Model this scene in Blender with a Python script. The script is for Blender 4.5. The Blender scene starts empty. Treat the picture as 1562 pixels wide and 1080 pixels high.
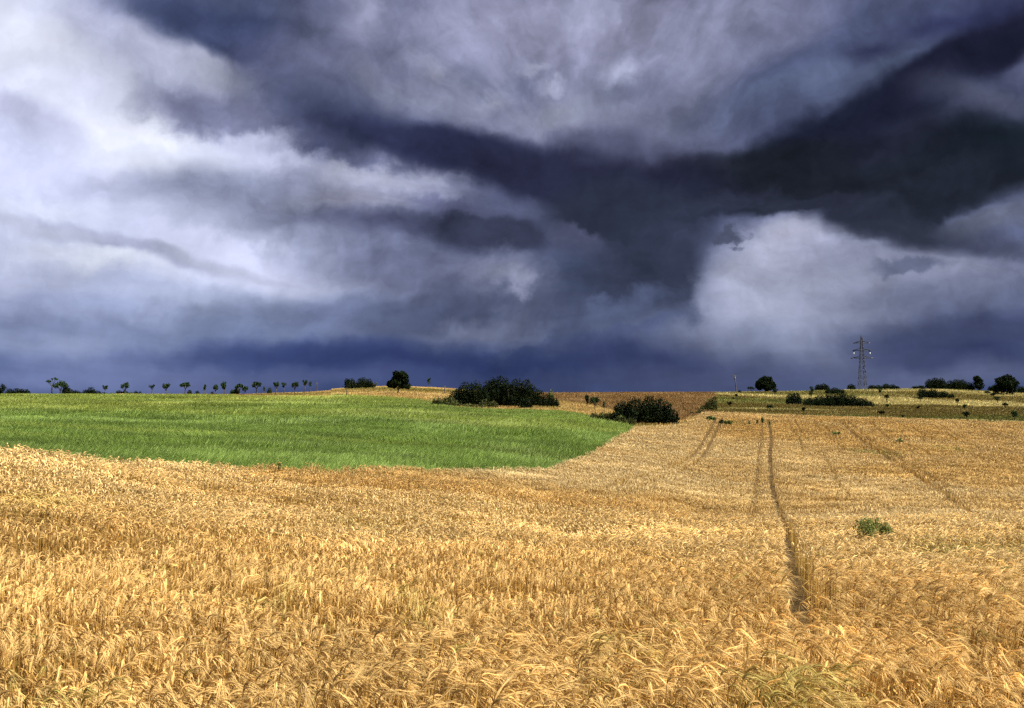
import bpy, bmesh, math, random
import numpy as np
from mathutils import Vector, Matrix, noise as mnoise

# ------------------------------------------------------------------ camera, sky, sun, exposure
sc = bpy.context.scene
C = sc.collection
F = 1200.0                      # focal length in pixels of the 1562 px wide photograph
PITCH = math.atan(60 / F)       # horizon line sits 60 px under the middle of the picture
CZ = 2.4                        # eye height over the ground at the photographer's feet

cam = bpy.data.cameras.new('camera')
cam.sensor_width = 36.0
cam.lens = 36.0 * F / 1562
cam.clip_start = 0.1
cam.clip_end = 6000
camo = bpy.data.objects.new('camera', cam)
camo.location = (0, 0, CZ)
camo.rotation_euler = (math.pi / 2 + PITCH, 0, 0)
C.objects.link(camo)
sc.camera = camo
sc.render.resolution_x, sc.render.resolution_y = 1024, 708

def ray(px, py):
    """world direction of a pixel, scaled so that its y component is 1"""
    x, y, z = (px - 781) / F, 1.0, -(py - 540) / F
    c, s = math.cos(PITCH), math.sin(PITCH)
    d = (x, y * c - z * s, y * s + z * c)
    return d[0] / d[1], d[2] / d[1]          # tan of azimuth, tan of elevation (per unit y)

SUN_EL = math.radians(52)
SUN_AZ = math.radians(112)       # clockwise from the viewing direction (+Y) towards +X

sc.view_settings.view_transform = 'Standard'
sc.view_settings.look = 'None'
sc.view_settings.gamma = 1
sc.view_settings.exposure = 1.0
sc.render.engine = 'CYCLES'
sc.cycles.use_denoising = False
sc.cycles.max_bounces = 3
sc.cycles.diffuse_bounces = 2
sc.cycles.use_adaptive_sampling = True
sc.cycles.adaptive_threshold = 0.02
sc.cycles.adaptive_min_samples = 12
sc.cycles.transparent_max_bounces = 8
sc.cycles.sample_clamp_indirect = 4

def srgb(c):
    return tuple((v / 255 / 12.92) if v / 255 <= 0.04045 else ((v / 255 + 0.055) / 1.055) ** 2.4 for v in c)

class NT:
    def __init__(s, tree):
        s.t = tree; s.n = tree.nodes; s.l = tree.links
    def node(s, kind, **kw):
        n = s.n.new(kind)
        for k, v in kw.items(): setattr(n, k, v)
        return n
    def put(s, sock, v):
        if hasattr(v, 'is_output'): s.l.new(v, sock)
        elif v is not None: sock.default_value = v
    def math(s, op, a, b=None, c=None, clamp=False):
        n = s.node('ShaderNodeMath', operation=op, use_clamp=clamp)
        for i, v in enumerate((a, b, c)): s.put(n.inputs[i], v)
        return n.outputs[0]
    def vmath(s, op, a, b=None, scale=None):
        n = s.node('ShaderNodeVectorMath', operation=op)
        s.put(n.inputs[0], a)
        if b is not None: s.put(n.inputs[1], b)
        if scale is not None: s.put(n.inputs['Scale'], scale)
        return n.outputs[0]
    def noise(s, vec, scale, detail=4, rough=0.5, dist=0.0, color=False, dims='3D'):
        n = s.node('ShaderNodeTexNoise', noise_dimensions=dims)
        s.put(n.inputs['Vector'], vec)
        n.inputs['Scale'].default_value = scale; n.inputs['Detail'].default_value = detail
        n.inputs['Roughness'].default_value = rough; n.inputs['Distortion'].default_value = dist
        return n.outputs['Color' if color else 'Fac']
    def maprange(s, v, a, b, c=0.0, d=1.0, kind='SMOOTHSTEP'):
        n = s.node('ShaderNodeMapRange', interpolation_type=kind)
        s.put(n.inputs['Value'], v)
        for nm, x in (('From Min', a), ('From Max', b), ('To Min', c), ('To Max', d)): s.put(n.inputs[nm], x)
        return n.outputs['Result']
    def mix(s, f, a, b, kind='MIX'):
        n = s.node('ShaderNodeMix', data_type='RGBA', blend_type=kind)
        s.put(n.inputs[0], f); s.put(n.inputs[6], a); s.put(n.inputs[7], b)
        return n.outputs[2]
    def ramp(s, v, stops, interp='LINEAR'):
        n = s.node('ShaderNodeValToRGB')
        s.put(n.inputs[0], v)
        cr = n.color_ramp; cr.interpolation = interp
        while len(cr.elements) < len(stops): cr.elements.new(0.5)
        for e, (p, c) in zip(cr.elements, stops):
            e.position = p; e.color = (*c, 1)
        return n.outputs[0]
    def xyz(s, x, y, z):
        n = s.node('ShaderNodeCombineXYZ')
        for i, v in enumerate((x, y, z)): s.put(n.inputs[i], v)
        return n.outputs[0]

# storm clouds as seen in the sky in front of the photographer:
# x, y of the middle, half width, half height (in photograph pixels = directions in the sky), tilt (degrees, + = down to
# the right), colour, strength, inner edge (0 soft .. 1 hard), raggedness 0 / 1
CLOUDS = [
    # light left half
    (40, 190, 540, 330, 0, (208, 214, 246), 1.0, 0.55, 0),
    (200, 390, 500, 110, 5, (196, 204, 234), 1.0, 0.45, 0),
    (80, 100, 240, 90, 40, (229, 234, 252), .9, 0.2, 1),
    (190, 170, 190, 60, 38, (234, 238, 252), 0.85, 0.25, 1),
    (270, 235, 130, 42, 12, (231, 236, 252), .9, 0.2, 1),
    (40, 170, 110, 26, 18, (180, 183, 212), 0.9, 0.2, 0),
    (30, 200, 90, 30, 10, (193, 200, 230), .7, 0.0, 0),
    (120, 130, 90, 40, 20, (219, 224, 252), .8, 0.0, 0),
    # grey veil between
    (300, 90, 230, 110, 22, (161, 166, 191), .9, 0.2, 0),
    (160, 40, 160, 60, 30, (178, 182, 212), .7, 0.1, 0),
    (480, 175, 240, 80, 14, (100, 105, 136), 1.0, 0.35, 0),
    (340, 165, 150, 52, 10, (112, 116, 145), 1.0, 0.3, 1),
    (255, 70, 95, 40, 20, (192, 196, 224), .8, 0.0, 0),
    (330, 108, 85, 35, 12, (168, 172, 194), .9, 0.0, 0),
    # upper left dark roll
    (320, 10, 220, 66, 8, (81, 90, 122), 1.0, 0.4, 0),
    (370, 48, 190, 44, 14, (64, 73, 105), 0.95, 0.5, 0),
    (480, 110, 150, 55, 20, (84, 89, 122), 1.0, 0.3, 0),
    (620, 50, 60, 110, 8, (90, 95, 127), 0.95, 0.2, 0),
    (550, 25, 45, 60, 5, (167, 170, 196), .7, 0.0, 0),
    (470, 60, 60, 70, -10, (121, 126, 157), .6, 0.0, 0),
    # upper middle light bowl
    (850, 80, 330, 170, 0, (134, 137, 165), 1.0, 0.2, 0),
    (860, 40, 240, 80, 0, (150, 152, 181), 0.9, 0.0, 0),
    (720, 170, 240, 70, 12, (120, 123, 150), 0.8, 0.0, 0),
    (1020, 190, 160, 80, -22, (124, 127, 152), 0.8, 0.0, 0),
    # scattered bright and dark tufts in it
    (890, 15, 60, 40, -50, (183, 187, 219), 0.6, 0.0, 1),
    (1075, 120, 58, 34, -40, (176, 178, 208), .9, 0.0, 0),
    (945, 125, 36, 26, -50, (196, 202, 232), 0.7, 0.1, 1),
    (815, 112, 24, 12, -10, (178, 182, 208), 0.7, 0.1, 1),
    (845, 138, 24, 12, -15, (183, 187, 214), 0.7, 0.1, 1),
    (690, 128, 60, 20, 32, (151, 155, 178), .8, 0.0, 1),
    (745, 150, 40, 26, -30, (157, 161, 183), .7, 0.0, 1),
    (725, 135, 34, 24, 0, (102, 107, 135), .7, 0.0, 1),
    (795, 140, 40, 26, 0, (110, 116, 146), .7, 0.0, 1),
    (620, 150, 100, 24, 22, (146, 151, 175), .7, 0.0, 1),
    (860, 185, 90, 30, -8, (142, 147, 167), .7, 0.0, 1),
    (960, 150, 70, 26, -25, (101, 106, 133), .6, 0.0, 1),
    # upper right slate streams running up to the right
    (1300, 90, 330, 150, -24, (73, 80, 108), 1.0, 0.3, 0),
    (1110, 40, 150, 70, -30, (138, 142, 170), .85, 0.1, 0),
    (1190, 45, 130, 35, -28, (119, 123, 153), .8, 0.0, 0),
    (1230, 120, 200, 26, -22, (87, 97, 125), .8, 0.0, 0),
    (1330, 80, 60, 22, -5, (47, 51, 78), .9, 0.0, 0),
    (1420, 45, 70, 16, -3, (47, 50, 78), .8, 0.0, 0),
    (1340, 110, 120, 20, -25, (81, 91, 116), .7, 0.0, 0),
    (1510, 20, 120, 40, -20, (41, 45, 73), .9, 0.0, 0),
    (1420, 22, 100, 16, -15, (66, 73, 102), .6, 0.0, 0),
    # the dark roll: left arm
    (520, 160, 150, 40, 14, (89, 98, 127), .7, 0.0, 0),
    (580, 192, 160, 34, 15, (62, 69, 99), .95, 0.1, 0),
    (700, 228, 230, 34, 14, (49, 53, 80), 1.0, 0.4, 0),
    (850, 272, 200, 46, 12, (45, 48, 70), 1.0, 0.45, 0),
    (490, 205, 60, 26, 15, (73, 79, 109), .85, 0.1, 1),
    # right arm and body
    (1100, 285, 290, 62, -8, (39, 43, 57), 1.0, 0.6, 0),
    (1290, 195, 320, 58, -27, (37, 41, 59), 1.0, 0.5, 0),
    (1470, 88, 250, 38, -31, (34, 36, 54), 1.0, 0.45, 0),
    (1220, 265, 250, 70, -6, (34, 38, 47), 1.0, 0.6, 0),
    (1490, 240, 250, 90, -8, (36, 41, 51), 1.0, 0.55, 0),
    (1530, 212, 130, 45, -3, (26, 32, 40), .9, 0.0, 0),
    (1540, 145, 130, 44, 2, (68, 74, 100), .9, 0.0, 0),
    (1500, 150, 110, 22, 8, (83, 87, 108), .7, 0.0, 0),
    (1360, 205, 110, 40, -15, (45, 47, 67), .6, 0.0, 0),
    (985, 275, 150, 44, 4, (47, 50, 72), .9, 0.1, 0),
    (960, 232, 130, 22, 2, (84, 88, 116), .6, 0.0, 0),
    (1395, 300, 150, 52, -12, (40, 45, 57), 1.0, 0.5, 1),
    (1350, 335, 105, 40, 10, (49, 54, 69), 1.0, 0.45, 1),
    # grey under the left arm
    (410, 220, 55, 16, -20, (204, 209, 237), 0.7, 0.0, 1),
    (440, 240, 60, 16, -10, (208, 214, 244), 0.7, 0.0, 1),
    (330, 238, 160, 22, 6, (201, 207, 235), 0.6, 0.0, 1),
    (330, 285, 170, 34, 4, (136, 144, 174), .9, 0.1, 0),
    (450, 340, 180, 40, 8, (127, 134, 162), .8, 0.0, 0),
    # left: white billows and stripes
    (170, 395, 130, 28, 4, (229, 236, 252), .9, 0.0, 1),
    (60, 325, 120, 26, 0, (221, 228, 252), .8, 0.0, 1),
    (420, 420, 190, 34, 8, (216, 222, 252), .95, 0.0, 1),
    (535, 430, 70, 26, 6, (219, 226, 252), .9, 0.0, 1),
    (300, 370, 130, 16, 10, (216, 220, 252), .8, 0.0, 1),
    (200, 375, 170, 13, 16, (168, 174, 204), 0.9, 0.2, 0),
    (60, 350, 110, 14, 6, (186, 191, 216), 0.85, 0.2, 0),
    (330, 402, 120, 12, 12, (176, 181, 206), 0.8, 0.2, 0),
    (200, 440, 240, 26, 4, (177, 187, 221), .8, 0.0, 0),
    (100, 475, 300, 26, 5, (158, 169, 207), .9, 0.0, 0),
    (380, 485, 180, 40, -4, (138, 150, 184), .85, 0.0, 0),
    # lit gap on the right
    (1215, 425, 172, 100, 2, (173, 177, 202), 1.0, 0.55, 0),
    (1340, 440, 210, 60, 4, (150, 155, 180), 0.95, 0.3, 0),
    (1180, 470, 230, 70, -3, (166, 172, 198), .9, 0.1, 0),
    (1210, 372, 76, 46, 0, (180, 183, 206), .95, 0.3, 0),
    (1090, 312, 130, 26, -12, (46, 50, 66), 1.0, 0.5, 1),
    (1230, 308, 120, 20, -3, (44, 48, 62), 1.0, 0.5, 1),
    (1400, 400, 240, 44, 4, (128, 132, 157), 0.9, 0.1, 0),
    (1510, 340, 120, 24, -12, (95, 101, 122), .95, 0.3, 0),
    (1470, 372, 140, 18, 4, (70, 75, 98), .9, 0.0, 0),
    (1370, 345, 100, 34, 12, (51, 56, 71), .9, 0.2, 0),
    (1295, 325, 90, 36, 14, (45, 49, 64), .9, 0.2, 0),
    (1390, 410, 58, 17, -3, (97, 104, 129), .95, 0.4, 1),
    (1105, 364, 24, 10, 0, (81, 88, 110), .9, 0.4, 1),
    (1005, 435, 62, 64, 0, (64, 72, 92), 1.0, 0.65, 1),
    (1040, 470, 36, 34, 20, (83, 91, 116), .9, 0.2, 1),
    (1480, 470, 220, 40, 0, (97, 105, 133), .9, 0.1, 0),
    # centre: grey shelf, dark second roll, bump, folds of rain cloud
    (580, 278, 150, 42, 6, (150, 154, 180), 1.0, 0.3, 1),
    (560, 262, 90, 20, 8, (174, 178, 202), .8, 0.1, 1),
    (540, 312, 120, 26, 4, (150, 153, 176), .85, 0.1, 1),
    (640, 300, 60, 14, 10, (128, 132, 160), .7, 0.1, 1),
    (640, 420, 210, 62, 8, (100, 106, 134), 0.95, 0.25, 0),
    (560, 490, 190, 44, 4, (104, 114, 147), .95, 0.2, 0),
    (800, 480, 260, 60, -4, (78, 86, 113), 0.95, 0.3, 0),
    (620, 348, 170, 22, 5, (84, 88, 118), .9, 0.1, 0),
    (745, 355, 130, 38, 6, (60, 64, 86), 1.0, 0.4, 0),
    (690, 318, 70, 14, 4, (92, 95, 126), .8, 0.2, 1),
    (960, 330, 150, 64, 6, (48, 53, 70), 1.0, 0.4, 0),
    (880, 372, 52, 40, 24, (78, 82, 108), .95, 0.6, 1),
    (930, 425, 130, 54, 8, (64, 72, 96), 1.0, 0.35, 0),
    (985, 400, 90, 80, 0, (56, 62, 82), .95, 0.4, 0),
    (765, 418, 70, 30, 16, (128, 133, 160), 0.9, 0.0, 1),
    (792, 430, 34, 18, 20, (154, 159, 187), .8, 0.1, 1),
    (1000, 505, 70, 34, 0, (92, 100, 128), 0.85, 0.1, 0),
    (700, 515, 140, 30, -18, (108, 116, 143), 0.9, 0.2, 1),
    (742, 540, 110, 18, -16, (72, 84, 124), .85, 0.3, 1),
    (770, 520, 90, 18, -14, (108, 117, 147), .8, 0.3, 1),
    (920, 492, 130, 30, -26, (84, 94, 124), .95, 0.45, 1),
    (935, 530, 120, 24, -20, (66, 78, 116), .85, 0.3, 1),
    (640, 555, 90, 16, -20, (78, 90, 130), .7, 0.1, 1),
    # lower sky: rain curtains, lighter and darker bands over the horizon
    (1200, 560, 420, 44, 0, (86, 94, 124), 0.95, 0.1, 0),
    (1190, 520, 240, 34, -3, (129, 137, 162), .8, 0.0, 0),
    (1500, 510, 200, 36, -4, (66, 73, 104), 0.95, 0.1, 0),
    (1500, 548, 160, 22, 6, (54, 62, 96), 0.9, 0.1, 0),
    (1390, 535, 120, 24, 10, (70, 78, 110), 0.8, 0.0, 0),
    (1460, 575, 220, 20, -6, (94, 102, 134), 0.85, 0.0, 0),
    (990, 555, 150, 36, 0, (58, 67, 102), 0.9, 0.1, 0),
    (120, 530, 260, 36, 4, (157, 168, 203), .9, 0.0, 0),
    (330, 520, 180, 26, -4, (121, 135, 173), .8, 0.0, 0),
    (250, 560, 330, 30, -3, (112, 124, 166), 0.95, 0.0, 0),
    (430, 545, 190, 24, -2, (64, 78, 126), 0.95, 0.0, 0),
    (560, 552, 190, 26, 2, (56, 68, 112), 0.9, 0.0, 0),
    (760, 556, 230, 32, 2, (48, 58, 96), 0.95, 0.0, 0),
    (380, 588, 260, 20, -3, (84, 95, 136), 0.9, 0.0, 0),
    (100, 585, 240, 20, 0, (112, 124, 168), 0.9, 0.0, 0),
    (880, 585, 220, 20, 0, (62, 71, 105), 0.8, 0.0, 1),
    (1080, 580, 160, 24, 0, (76, 84, 116), 0.7, 0.0, 0),
]

def build_sky():
    w = bpy.data.worlds.new('World')
    sc.world = w
    w.use_nodes = True
    t = NT(w.node_tree)
    t.n.clear()
    out = t.node('ShaderNodeOutputWorld')
    geo = t.node('ShaderNodeTexCoord')
    d = geo.outputs['Generated']
    sep = t.node('ShaderNodeSeparateXYZ'); t.l.new(d, sep.inputs[0])
    X, Y, Z = sep.outputs
    yy = t.math('MAXIMUM', Y, 0.08)
    u = t.math('DIVIDE', X, yy)
    v = t.math('DIVIDE', Z, yy)
    # direction plane in units of 100 photograph pixels, y downwards
    P = t.xyz(t.math('MULTIPLY', u, 12), t.math('MULTIPLY', v, -12), 0.0)
    # billow noise, flattened towards the horizon like a cloud deck seen from below
    k = t.math('DIVIDE', 1.0, t.math('ADD', t.math('MAXIMUM', v, 0.0), 0.16))
    D = t.xyz(t.math('MULTIPLY', u, k), k, 0.0)
    n1 = t.noise(P, 0.55, 3, 0.5, color=True, dims='2D')
    n2 = t.noise(P, 1.7, 6, 0.58, 0.15, color=True, dims='2D')
    n3 = t.noise(D, 1.6, 4, 0.5, color=True, dims='2D')
    half = (0.5, 0.5, 0.5)
    w1 = t.vmath('SCALE', t.vmath('SUBTRACT', n1, half), scale=0.55)
    w2 = t.vmath('SCALE', t.vmath('SUBTRACT', n2, half), scale=0.6)
    w3 = t.vmath('SCALE', t.vmath('SUBTRACT', n3, half), scale=t.maprange(v, 0.0, 0.3, 0.1, 0.5))
    soft = t.vmath('ADD', P, t.vmath('ADD', w1, w3))
    n4 = t.noise(P, 4.5, 4, 0.5, color=True, dims='2D')
    rag = t.vmath('ADD', t.vmath('ADD', soft, w2), t.vmath('SCALE', t.vmath('SUBTRACT', n4, half), scale=0.16))
    soft = t.vmath('ADD', soft, t.vmath('SCALE', w2, scale=0.3))
    g = lambda c: (c[0] / 255, c[1] / 255, c[2] / 255, 1)
    col = t.ramp(t.math('DIVIDE', v, 0.6, clamp=True),
                 [(0, (.25, .30, .46)), (.08, (.25, .31, .48)), (.25, (.38, .42, .55)), (.5, (.36, .38, .5)), (.8, (.4, .41, .54)), (1, (.46, .47, .6))])
    for (cx, cy, rx, ry, ang, c, s, inner, ragged) in CLOUDS:
        a, b = ray(cx, cy)
        m = t.node('ShaderNodeMapping', vector_type='TEXTURE')
        t.l.new(rag if ragged else soft, m.inputs[0])
        m.inputs['Location'].default_value = (a * 12, -b * 12, 0)
        m.inputs['Rotation'].default_value = (0, 0, math.radians(ang))
        q = 1.64 / (1 + inner) / 100
        m.inputs['Scale'].default_value = (rx * q, ry * q, 1)
        gr = t.node('ShaderNodeTexGradient', gradient_type='SPHERICAL')
        t.l.new(m.outputs[0], gr.inputs[0])
        f = t.maprange(gr.outputs['Fac'], 0.0, 1 - inner, 0.0, s)
        col = t.mix(f, col, g(c))
    # mottling of the cloud texture
    m1 = t.noise(soft, 1.3, 6, 0.55, dims='2D')
    m2 = t.noise(D, 3.0, 5, 0.55, dims='2D')
    m3 = t.noise(rag, 3.6, 3, 0.55, dims='2D')
    # fibres of cloud drawn out of the heart of the storm
    ca, cb = ray(900, 330)
    off = t.vmath('SUBTRACT', soft, (ca * 12, -cb * 12, 0))
    sp = t.node('ShaderNodeSeparateXYZ'); t.l.new(t.vmath('NORMALIZE', off), sp.inputs[0])
    ln = t.node('ShaderNodeVectorMath', operation='LENGTH'); t.l.new(off, ln.inputs[0])
    rr = t.math('LOGARITHM', t.math('ADD', ln.outputs['Value'], 0.6), 2.718)
    fib = t.noise(t.xyz(sp.outputs[0], sp.outputs[1], t.math('MULTIPLY', rr, 0.42)), 4.2, 5, 0.56)
    fib = t.math('MULTIPLY', t.math('SUBTRACT', fib, 0.5), t.maprange(ln.outputs['Value'], 0.5, 3.0, 0.0, MOT[4]))
    def centred(n, amp): return t.math('MULTIPLY', t.math('SUBTRACT', n, 0.5), amp)
    crease = t.math('MULTIPLY', t.math('SUBTRACT', t.math('ABSOLUTE', t.math('SUBTRACT', t.noise(rag, 1.15, 5, 0.55, dims='2D'), 0.5)), 0.1), MOT[3])
    mod = t.math('ADD', t.math('ADD', centred(m1, MOT[0]), centred(m2, MOT[1])), t.math('ADD', centred(m3, MOT[2]), crease))
    mod = t.math('ADD', mod, fib)
    lum = t.node('ShaderNodeSeparateXYZ'); t.l.new(col, lum.inputs[0])
    mod = t.math('MULTIPLY', mod, t.maprange(lum.outputs[1], .45, .9, 1.0, .42))
    mod = t.math('MULTIPLY', mod, t.maprange(v, 0.0, .2, .35, 1.0))
    col = t.vmath('SCALE', col, scale=t.math('ADD', 1.0, mod))
    gm = t.node('ShaderNodeGamma'); t.l.new(col, gm.inputs[0]); gm.inputs[1].default_value = 2.2
    storm = gm.outputs[0]
    # the open sky behind the photographer, where the sun comes through
    sky = t.node('ShaderNodeTexSky', sky_type='NISHITA')
    sky.sun_disc = False
    sky.sun_elevation = SUN_EL
    sky.sun_rotation = SUN_AZ
    nis = t.vmath('SCALE', sky.outputs[0], scale=0.1)
    cn = t.noise(d, 2.2, 7, 0.6)
    nis = t.mix(t.maprange(cn, 0.45, 0.62), nis, (0.30, 0.31, 0.34, 1))
    front = t.maprange(Y, 0.16, 0.5)
    fin = t.mix(front, nis, storm)
    w.cycles.sampling_method = 'NONE'
    bg = t.node('ShaderNodeBackground')
    t.l.new(fin, bg.inputs[0]); bg.inputs[1].default_value = 0.5    # = 2 ** -exposure
    t.l.new(bg.outputs[0], out.inputs[0])

MOT = (0.34, 0.22, 0.10, 0.36, 0.80)
build_sky()

sun = bpy.data.lights.new('sun', 'SUN')
sun.energy = 5.0
sun.angle = math.radians(0.6)
sun.color = (1.0, 0.945, 0.85)
suno = bpy.data.objects.new('sun', sun)
sd = Vector((math.sin(SUN_AZ) * math.cos(SUN_EL), math.cos(SUN_AZ) * math.cos(SUN_EL), math.sin(SUN_EL)))
suno.rotation_euler = sd.to_track_quat('Z', 'Y').to_euler()
suno.location = sd * 100
C.objects.link(suno)

# ------------------------------------------------------------------ helpers
rng = np.random.default_rng(11)

def tag(o, label=None, cat=None, group=None, kind=None):
    if label: o['label'] = label
    if cat: o['category'] = cat
    if group: o['group'] = group
    if kind: o['kind'] = kind
    return o

def vnoise(x, y, seed=0):
    """smooth value noise 0..1"""
    xi = np.floor(x).astype(np.int64); yi = np.floor(y).astype(np.int64)
    fx, fy = x - xi, y - yi
    fx = fx * fx * (3 - 2 * fx); fy = fy * fy * (3 - 2 * fy)
    def h(a, b):
        n = (a * 374761393 + b * 668265263 + seed * 1442695041) & 0xffffffff
        n = ((n ^ (n >> 13)) * 1274126177) & 0xffffffff
        n = n ^ (n >> 16)
        return (n & 0xffff) / 65535.0
    return (h(xi, yi) * (1 - fx) + h(xi + 1, yi) * fx) * (1 - fy) + (h(xi, yi + 1) * (1 - fx) + h(xi + 1, yi + 1) * fx) * fy

def fbm(x, y, seed=0, octaves=4, gain=0.5):
    s, a, t = 0.0, 1.0, 0.0
    for o in range(octaves):
        s = s + a * vnoise(x * 2 ** o, y * 2 ** o, seed + o * 17); t += a; a *= gain
    return s / t

def sstep(a, b, x):
    t = np.clip((x - a) / (b - a), 0, 1)
    return t * t * (3 - 2 * t)

def pchip(xs, ys, x):
    xs = np.asarray(xs, float); ys = np.asarray(ys, float); x = np.clip(x, xs[0], xs[-1])
    h = np.diff(xs); dl = np.diff(ys) / h
    m = np.zeros_like(ys)
    m[0], m[-1] = dl[0], dl[-1]
    for i in range(1, len(xs) - 1):
        if dl[i - 1] * dl[i] > 0:
            w1, w2 = 2 * h[i] + h[i - 1], h[i] + 2 * h[i - 1]
            m[i] = (w1 + w2) / (w1 / dl[i - 1] + w2 / dl[i])
    k = np.clip(np.searchsorted(xs, x, side='right') - 1, 0, len(h) - 1)
    t = (x - xs[k]) / h[k]
    return ((2 * t**3 - 3 * t**2 + 1) * ys[k] + (t**3 - 2 * t**2 + t) * h[k] * m[k]
            + (-2 * t**3 + 3 * t**2) * ys[k + 1] + (t**3 - t**2) * h[k] * m[k + 1])

class Geo:
    """collects ribbons / quads / triangles in numpy and links them as ONE mesh object"""
    def __init__(s): s.v, s.c, s.q, s.t, s.n = [], [], [], [], 0
    def verts(s, v, c):
        i = s.n; s.v.append(v.reshape(-1, 3)); s.c.append(np.broadcast_to(c, v.shape).reshape(-1, 3)); s.n += v.size // 3
        return i
    def ribbon(s, p, w, hw, col):
        """p (N,K,3) centre line, w (N,3) or (N,K,3) unit width direction, hw (N,K) or (K,) half widths, col (N,K,3) / (N,1,3)"""
        N, K, _ = p.shape
        if N == 0: return
        if w.ndim == 2: w = w[:, None, :]
        off = w * np.broadcast_to(hw, (N, K))[..., None]
        v = np.stack([p - off, p + off], 2)
        c = np.broadcast_to(np.broadcast_to(col, (N, K, 3))[:, :, None, :], v.shape)
        i = s.verts(v, c)
        base = i + (np.arange(N) * K * 2)[:, None] + (np.arange(K - 1) * 2)[None]
        s.q.append(np.stack([base, base + 1, base + 3, base + 2], -1).reshape(-1, 4))
    def tris(s, a, b, c, col):
        v = np.stack([a, b, c], 1); N = len(a)
        i = s.verts(v, np.broadcast_to(col[:, None, :], v.shape))
        s.t.append((i + np.arange(N * 3)).reshape(-1, 3))
    def quads(s, ctr, e1, e2, col):
        v = np.stack([ctr - e1 - e2, ctr + e1 - e2, ctr + e1 + e2, ctr - e1 + e2], 1); N = len(ctr)
        i = s.verts(v, np.broadcast_to(col[:, None, :], v.shape))
        s.q.append((i + np.arange(N * 4)).reshape(-1, 4))
    def tube(s, pts, rad, col, sides=6):
        pts = np.asarray(pts, float); K = len(pts)
        rings = []
        for k in range(K):
            d = pts[min(k + 1, K - 1)] - pts[max(k - 1, 0)]; d /= np.linalg.norm(d) + 1e-9
            a = np.cross(d, (0, 0, 1) if abs(d[2]) < .9 else (1, 0, 0)); a /= np.linalg.norm(a); b = np.cross(d, a)
            th = np.arange(sides) * 2 * math.pi / sides
            rings.append(pts[k] + rad[k] * (np.cos(th)[:, None] * a + np.sin(th)[:, None] * b))
        i = s.verts(np.array(rings), np.asarray(col, float))
        q = []
        for k in range(K - 1):
            for j in range(sides):
                q.append((i + k * sides + j, i + k * sides + (j + 1) % sides, i + (k + 1) * sides + (j + 1) % sides, i + (k + 1) * sides + j))
        s.q.append(np.array(q))
        t = [(i + (K - 1) * sides, i + (K - 1) * sides + j, i + (K - 1) * sides + j + 1) for j in range(1, sides - 1)]
        s.t.append(np.array(t))
    def bar(s, a, b, r, col=(1, 1, 1)):
        s.tube([a, b], [r, r], col, 4)
    def build(s, name, material, parent=None, loc=None):
        me = bpy.data.meshes.new(name)
        v = np.concatenate(s.v).astype(np.float32); c = np.concatenate(s.c).astype(np.float32)
        q = np.concatenate(s.q).astype(np.int32) if s.q else np.zeros((0, 4), np.int32)
        t = np.concatenate(s.t).astype(np.int32) if s.t else np.zeros((0, 3), np.int32)
        me.vertices.add(len(v)); me.vertices.foreach_set('co', v.ravel())
        loops = np.concatenate([q.ravel(), t.ravel()])
        me.loops.add(len(loops)); me.loops.foreach_set('vertex_index', loops)
        st = np.concatenate([np.arange(len(q)) * 4, len(q) * 4 + np.arange(len(t)) * 3]).astype(np.int32)
        me.polygons.add(len(st)); me.polygons.foreach_set('loop_start', st)
        me.update(calc_edges=True)
        at = me.attributes.new('tint', 'FLOAT_COLOR', 'POINT')
        at.data.foreach_set('color', np.concatenate([c, np.ones((len(c), 1), np.float32)], 1).ravel())
        me.materials.append(material)
        o = bpy.data.objects.new(name, me); C.objects.link(o)
        if parent is not None: o.parent = parent
        if loc is not None: o.location = loc
        return o

def plant_material(name, translucent=0.25, rough=0.6, spec=0.2):
    m = bpy.data.materials.new(name); m.use_nodes = True
    t = NT(m.node_tree); t.n.clear()
    out = t.node('ShaderNodeOutputMaterial')
    at = t.node('ShaderNodeAttribute', attribute_name='tint')
    b = t.node('ShaderNodeBsdfPrincipled')
    b.inputs['Roughness'].default_value = rough; b.inputs['Specular IOR Level'].default_value = spec
    t.l.new(at.outputs['Color'], b.inputs['Base Color'])
    if translucent:
        tr = t.node('ShaderNodeBsdfTranslucent'); t.l.new(at.outputs['Color'], tr.inputs[0])
        mx = t.node('ShaderNodeMixShader'); mx.inputs[0].default_value = translucent
        t.l.new(b.outputs[0], mx.inputs[1]); t.l.new(tr.outputs[0], mx.inputs[2])
        t.l.new(mx.outputs[0], out.inputs[0])
    else: t.l.new(b.outputs[0], out.inputs[0])
    return m

def plain_material(name, col, rough=0.7, metallic=0.0, scale=6.0, vary=0.3):
    m = bpy.data.materials.new(name); m.use_nodes = True
    t = NT(m.node_tree); b = m.node_tree.nodes['Principled BSDF']
    tc = t.node('ShaderNodeTexCoord')
    n = t.noise(tc.outputs['Object'], scale, 5, 0.6)
    t.l.new(t.mix(n, (*[x * (1 - vary) for x in col], 1), (*[min(1, x * (1 + vary)) for x in col], 1)), b.inputs['Base Color'])
    b.inputs['Roughness'].default_value = rough; b.inputs['Metallic'].default_value = metallic
    return m

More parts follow.
